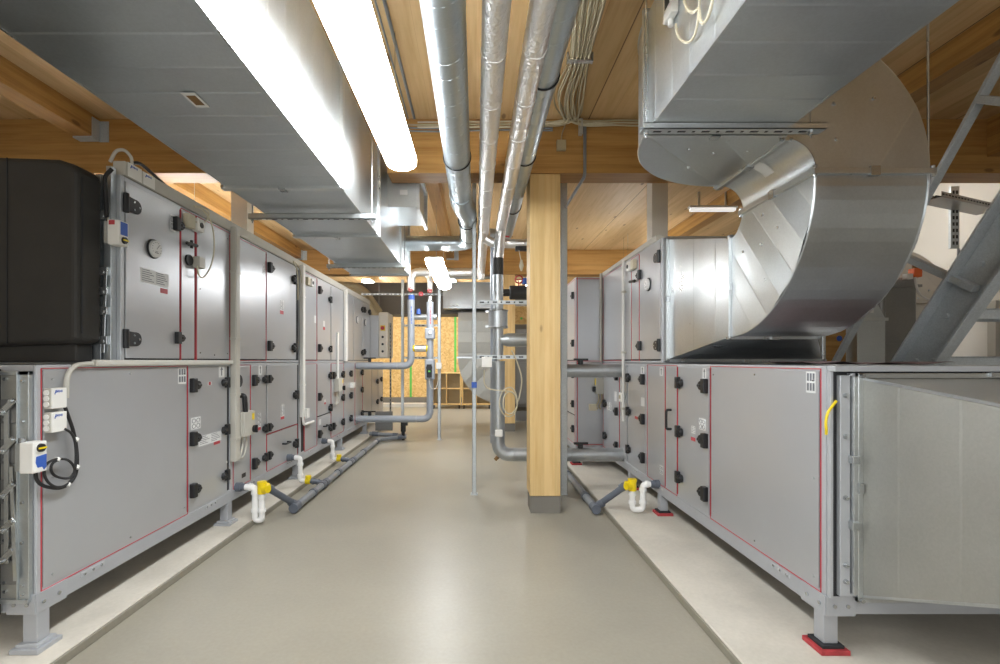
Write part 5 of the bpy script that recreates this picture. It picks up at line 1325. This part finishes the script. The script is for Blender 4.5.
shelf(-.93, 15.2, 'open wooden shelf unit on castors with four bays before the strand board wall')
shelf(.02, 15.2, 'second wooden shelf unit half hidden by the far elbow duct')
# control cabinet and perforated upright at the far end of the upper units
t = thing('control_cabinet', 'beige control cabinet with a main switch at the far end of the upper units', 'cabinet', (-2.0, 10.2, 1.56))
MB().box(-2.3, -2.03, 9.99, 10.7, 1.56, 2.45).build('body', 'casing', t, bevel=.006)
MB().box(-2.03, -1.83, 9.985, 10.6, 1.56, 2.52).build('door', 'post', t, bevel=.03, seg=3)
MB().box(-1.985, -1.89, 9.975, 9.986, 2.13, 2.24).build('switch_plate', 'yellow', t)
MB().cyl((-1.94, 9.95, 2.185), (-1.94, 9.976, 2.185), .04, seg=14).build('main_switch', 'redpad', t)
for z in (2.0, 1.85, 1.7): MB().cyl((-1.94, 9.97, z), (-1.94, 9.986, z), .025, seg=12).build('button', 'black', t)
m = MB().box(-1.80, -1.77, 10.0, 10.04, .45, 2.3); b = m.build('perforated_upright', 'galvd', origin=(-1.785, 10.02, .45))
tag(b, 'narrow perforated steel upright beside the beige control cabinet', 'upright')
m = MB()
for k in range(22): m.box(-1.793, -1.777, 9.996, 10.001, .5 + k * .081, .545 + k * .081)
s_ = m.build('slots', 'seal', b)
b = MB().box(-2.1, -1.74, 10.0, 10.04, .05, .45).build('steel_bracket', 'galvd'); tag(b, 'steel foot under the perforated upright at the far end', 'bracket')
# bundles above the far units
for k, (y, z, lab) in enumerate(((10.6, 2.95, 'dull pipe curving down behind the farthest upper section'), (10.9, 3.1, 'higher dull pipe behind the farthest upper section'))):
    b = MB().tube(fillet([(-4.0, y, z + .15), (-2.6, y, z + .1), (-2.2, y, z - .5)], .3), .09, 16).build('lagged_pipe', 'cream2', smooth=True); tag(b, lab, 'pipe')
# square branch on the long duct with a blue grey flange
t = thing('duct_branch', 'square duct branch with flange on the side of the long duct behind the lamp', 'duct', (-.75, 5.5, 3.1))
m = MB().box(-.93, -.62, 5.05, 5.75, 3.12, 3.50); m.build('sheet_casing', 'galv', t)
m = MB().box(-.62, -.585, 5.0, 5.80, 3.08, 3.13).box(-.62, -.585, 5.0, 5.80, 3.49, 3.54).box(-.62, -.585, 5.0, 5.05, 3.13, 3.49).box(-.62, -.585, 5.75, 5.80, 3.13, 3.49); m.build('flange', 'galv', t, bevel=.003)
MB().box(-.80, -.72, 5.046, 5.051, 3.25, 3.30).build('label', 'label', t)

# ------------------------------------------------------------------ stair side
def px_bar(m, a, b, Y, w, h): m.bar(P_(a[0], a[1], Y), P_(b[0], b[1], Y), w, h, up=(0, 1, 0)); return m
t = thing('steel_stair', 'steep galvanised steel stair with handrail rising beyond the curved duct', 'stair', (3.9, 4.2, 0))
XS = 3.50; SL = 1.36
def sy(z, y0): return y0 - (z - EYE) / SL
zl, zh = 0.0, 3.70; U0, U1 = 3.95, 3.58
for x, nm in ((XS, 'near'), (XS + .95, 'far')):
    m = MB(); m.prism([(x, sy(zl, U0), zl), (x, sy(zl, U1), zl), (x, sy(zh, U1), zh), (x, sy(zh, U0), zh)], (.010, 0, 0)); m.build('stringer_web', 'steel', t)
    for u in (U0, U1):
        d = Vector((0, sy(zh, u) - sy(zl, u), zh - zl)).normalized()
        MB().bar((x - .035, sy(zl, u), zl), (x - .035, sy(zh, u), zh), .090, .018, up=(0, d.z, -d.y)).build('stringer_flange', 'steel', t, bevel=.003)
for k in range(11):
    z = .22 + k * .335 - .03
    ym = (sy(z, U0) + sy(z, U1)) / 2
    m = MB().box(XS + .010, XS + .95, ym - .13, ym + .13, z - .004, z + .004).box(XS + .010, XS + .95, ym - .13, ym - .122, z - .07, z).box(XS + .010, XS + .95, ym + .122, ym + .13, z - .07, z)
    m.build('tread', 'steel', t)
    m = MB()
    for dy in (-.07, .07): m.cyl((XS, ym + dy, z - .03), (XS - .014, ym + dy, z - .03), .022, .018, 12)
    m.build_each('bolt_head', 'steel', t)
H0 = 4.64
MB().bar((XS - .02, sy(.9, H0), .9), (XS - .02, sy(3.6, H0), 3.6), .03, .065, up=(1, 0, 0)).build('handrail', 'steel', t, bevel=.004)
MB().bar((XS - .03, 3.87, 2.335), (XS - .03, 3.33, 2.00), .05, .055, up=(1, 0, 0)).build('handrail_bracket', 'steel', t, bevel=.004)
MB().bar((XS - .03, 3.30, 3.30), (XS - .03, 2.80, 2.97), .05, .055, up=(1, 0, 0)).build('handrail_bracket', 'steel', t, bevel=.004)
# door in the side wall
t = struct(thing('door_1', 'plain white door in a cream frame behind the stair', 'door', (6.18, 6.1, 0)))
MB().box(6.165, 6.195, 5.78, 6.55, .01, 2.12).build('leaf', 'white', t, bevel=.004)
m = MB().box(6.15, 6.2, 5.68, 5.775, 0, 2.22).box(6.15, 6.2, 6.555, 6.65, 0, 2.22).box(6.15, 6.2, 5.775, 6.555, 2.13, 2.22); m.build('door_frame', 'beige', t, bevel=.004)
# cable tray
t = thing('cable_tray', 'perforated cable tray carrying dark cables along the white wall above the stair', 'cable tray', (5.6, 5.55, 3.28))
pa, pb = Vector((5.0, 5.30, 3.28)), Vector((6.15, 5.76, 3.28)); d = (pb - pa).normalized(); sd = Vector((-d.y, d.x, 0))
m = MB().bar(pa, pb, .22, .004).bar(pa - sd * .11 + Vector((0, 0, .03)), pb - sd * .11 + Vector((0, 0, .03)), .004, .06).bar(pa + sd * .11 + Vector((0, 0, .03)), pb + sd * .11 + Vector((0, 0, .03)), .004, .06)
m.build('tray', 'galvd', t)
m = MB()
for k in range(20):
    c = pa + (pb - pa) * ((k + .5) / 20) - sd * .1125 + Vector((0, 0, .03)); m.bar(c - d * .02, c + d * .02, .003, .016)
m.build('slots', 'seal', t)
for k in range(4): MB().tube(smoothpath([pa + sd * (.04 * k - .06) + Vector((0, 0, .02 + .01 * (k % 2))), (pa + pb) / 2 + sd * (.04 * k - .05) + Vector((0, 0, .05)), pb + sd * (.03 * k - .06) + Vector((0, 0, .03))]), .012, 6).build('cable', 'cable', t, smooth=True)
t = thing('perforated_bracket', 'perforated upright bracket holding the cable tray at the white wall', 'bracket', (5.66, 5.62, 2.8))
MB().box(5.60, 5.70, 5.66, 5.69, 2.83, 3.56).build('profile', 'steel', t)
m = MB()
for k in range(9):
    for xx in (5.62, 5.66): m.box(xx, xx + .022, 5.658, 5.661, 2.87 + k * .075, 2.91 + k * .075)
m.build('slots', 'seal', t)
b = MB().cyl((5.71, 5.68, 2.25), (5.71, 5.68, 2.83), .015, seg=10).build('conduit', 'pvcl', smooth=True); tag(b, 'short conduit below the perforated bracket at the white wall', 'conduit')
# ducts behind the curved duct
t, q = elbow('duct_elbow', 'pale duct elbow with a rounded shoulder behind the stair', (5.08, 6.05, 2.20), (0, 0, 1), (1, 0, 0), (0, 1, 0), .06, .58, 5.8, 6.4, None, 3, 'post', pitch=.4)
t = thing('rectangular_duct', 'brownish upright rectangular duct beside the orange valve', 'duct', (4.95, 5.85, .0))
MB().box(4.75, 5.15, 5.6, 6.0, 0.0, 2.48).build('sheet_casing', 'galvd', t, bevel=.03)
MB().box(4.72, 5.18, 5.57, 6.03, 1.70, 1.74).build('flange', 'galvd', t); MB().box(4.72, 5.18, 5.57, 6.03, 2.36, 2.39).build('flange', 'galvd', t)
b = MB().box(5.16, 5.74, 5.85, 6.35, 0, 2.19).build('rectangular_duct', 'post', bevel=.01); tag(b, 'pale upright duct below the rounded elbow behind the stair', 'duct')
t = thing('rectangular_duct', 'small grey duct with a sloping shoulder between the handrail and the brownish duct', 'duct', (4.1, 5.1, 0))
MB().prism([(3.97, 5.0, 0), (4.26, 5.0, 0), (4.26, 5.0, 1.95), (4.17, 5.0, 2.12), (4.02, 5.0, 2.12), (3.97, 5.0, 1.95)], (0, .3, 0)).build('sheet_casing', 'galv', t)
MB().box(4.06, 4.14, 4.996, 5.0, 2.0, 2.05).build('label', 'label', t)
MB().box(3.95, 4.28, 4.98, 5.0, 1.92, 1.95).build('flange', 'galvb', t)
b = MB().cyl((4.38, 5.2, 0), (4.38, 5.2, 2.3), .045, seg=16).build('riser_pipe', 'galvd', smooth=True); tag(b, 'thin dull riser pipe between the two upright ducts by the stair', 'pipe')
t = thing('plywood_panel', 'upright plywood panel seen between the curved duct and the handrail', 'panel', (3.78, 5.0, 0))
MB().box(3.5, 3.93, 5.1, 5.14, 0, 1.86).build('board', 'wood_x', t); MB().cyl((3.86, 5.097, 1.74), (3.86, 5.10, 1.74), .03, seg=14).build('mark', 'blue', t)
t = thing('orange_valve', 'small orange valve actuator with a white hose by the pale elbow behind the stair', 'valve', (5.03, 5.5, 2.45))
MB().box(5.0, 5.09, 5.47, 5.56, 2.46, 2.56).build('housing', 'orange', t, bevel=.008); MB().cyl((5.04, 5.51, 2.56), (5.04, 5.51, 2.63), .028, seg=14).build('knob', 'brown', t); MB().box(4.93, 5.0, 5.49, 5.55, 2.44, 2.50).build_each('bracket', 'white', t)
MB().tube(smoothpath([(5.03, 5.50, 2.46), (5.03, 5.48, 2.35), (5.07, 5.47, 2.25), (5.18, 5.46, 2.19), (5.32, 5.46, 2.19), (5.45, 5.47, 2.24)]), .012, 8).build('hose', 'white', t, smooth=True)
b = MB().sheet([(1.95, 2.9, 1.478), (2.9, 2.9, 1.478), (2.9, 3.3, 1.478), (1.95, 3.3, 1.478)], (0, 0, 1), (1, 0, 0), .13, .02, 0)
b = b.build('insulation_mat', 'pinkwool'); tag(b, 'strip of pinkish mineral wool lying on the lower unit under the curved duct', 'insulation')

# ------------------------------------------------------------------ made-up window behind the viewpoint, added for fill light
t = struct(thing('added_window_1', 'added unseen window frame around the fill light behind the viewpoint', 'window', (0.5, FRONT, 1.0)))
m = MB()
for x in (-2.6, -.55, 1.5, 3.55): m.box(x, x + .07, FRONT, FRONT + .05, .6, 2.4)
m.box(-2.6, 3.62, FRONT, FRONT + .05, .55, .6).box(-2.6, 3.62, FRONT, FRONT + .05, 2.4, 2.46)
m.build('added_window_frame', 'white', t)
la = bpy.data.lights.new('window_fill_light', 'AREA'); la.shape = 'RECTANGLE'; la.size = 6.1; la.size_y = 1.7; la.energy = 70; la.color = (.97, .985, 1.0)  # unseen area light added as soft fill from the front
lo_ = bpy.data.objects.new('window_fill_light', la); C.objects.link(lo_); lo_.location = (.5, FRONT + .06, 1.5); lo_.rotation_euler = (math.radians(90), 0, 0)
# ------------------------------------------------------------------ world, camera, view
w = bpy.data.worlds.new('world'); bpy.context.scene.world = w; w.use_nodes = True
w.node_tree.nodes['Background'].inputs[0].default_value = (.8, .82, .85, 1); w.node_tree.nodes['Background'].inputs[1].default_value = .3
cam = bpy.data.cameras.new('camera'); co = bpy.data.objects.new('camera', cam); C.objects.link(co)
co.location = (0, 0, EYE); co.rotation_euler = (math.radians(90), 0, 0)
cam.sensor_width = 36; cam.sensor_fit = 'HORIZONTAL'; cam.lens = 36 * F / 1000
cam.shift_x = (500 - VX) / 1000; cam.shift_y = (VY - 332) / 1000
cam.clip_start = .02
sc = bpy.context.scene; sc.camera = co
sc.view_settings.view_transform = 'Standard'; sc.view_settings.look = 'None'; sc.view_settings.gamma = 1; sc.view_settings.use_curve_mapping = False
sc.view_settings.exposure = 0.8
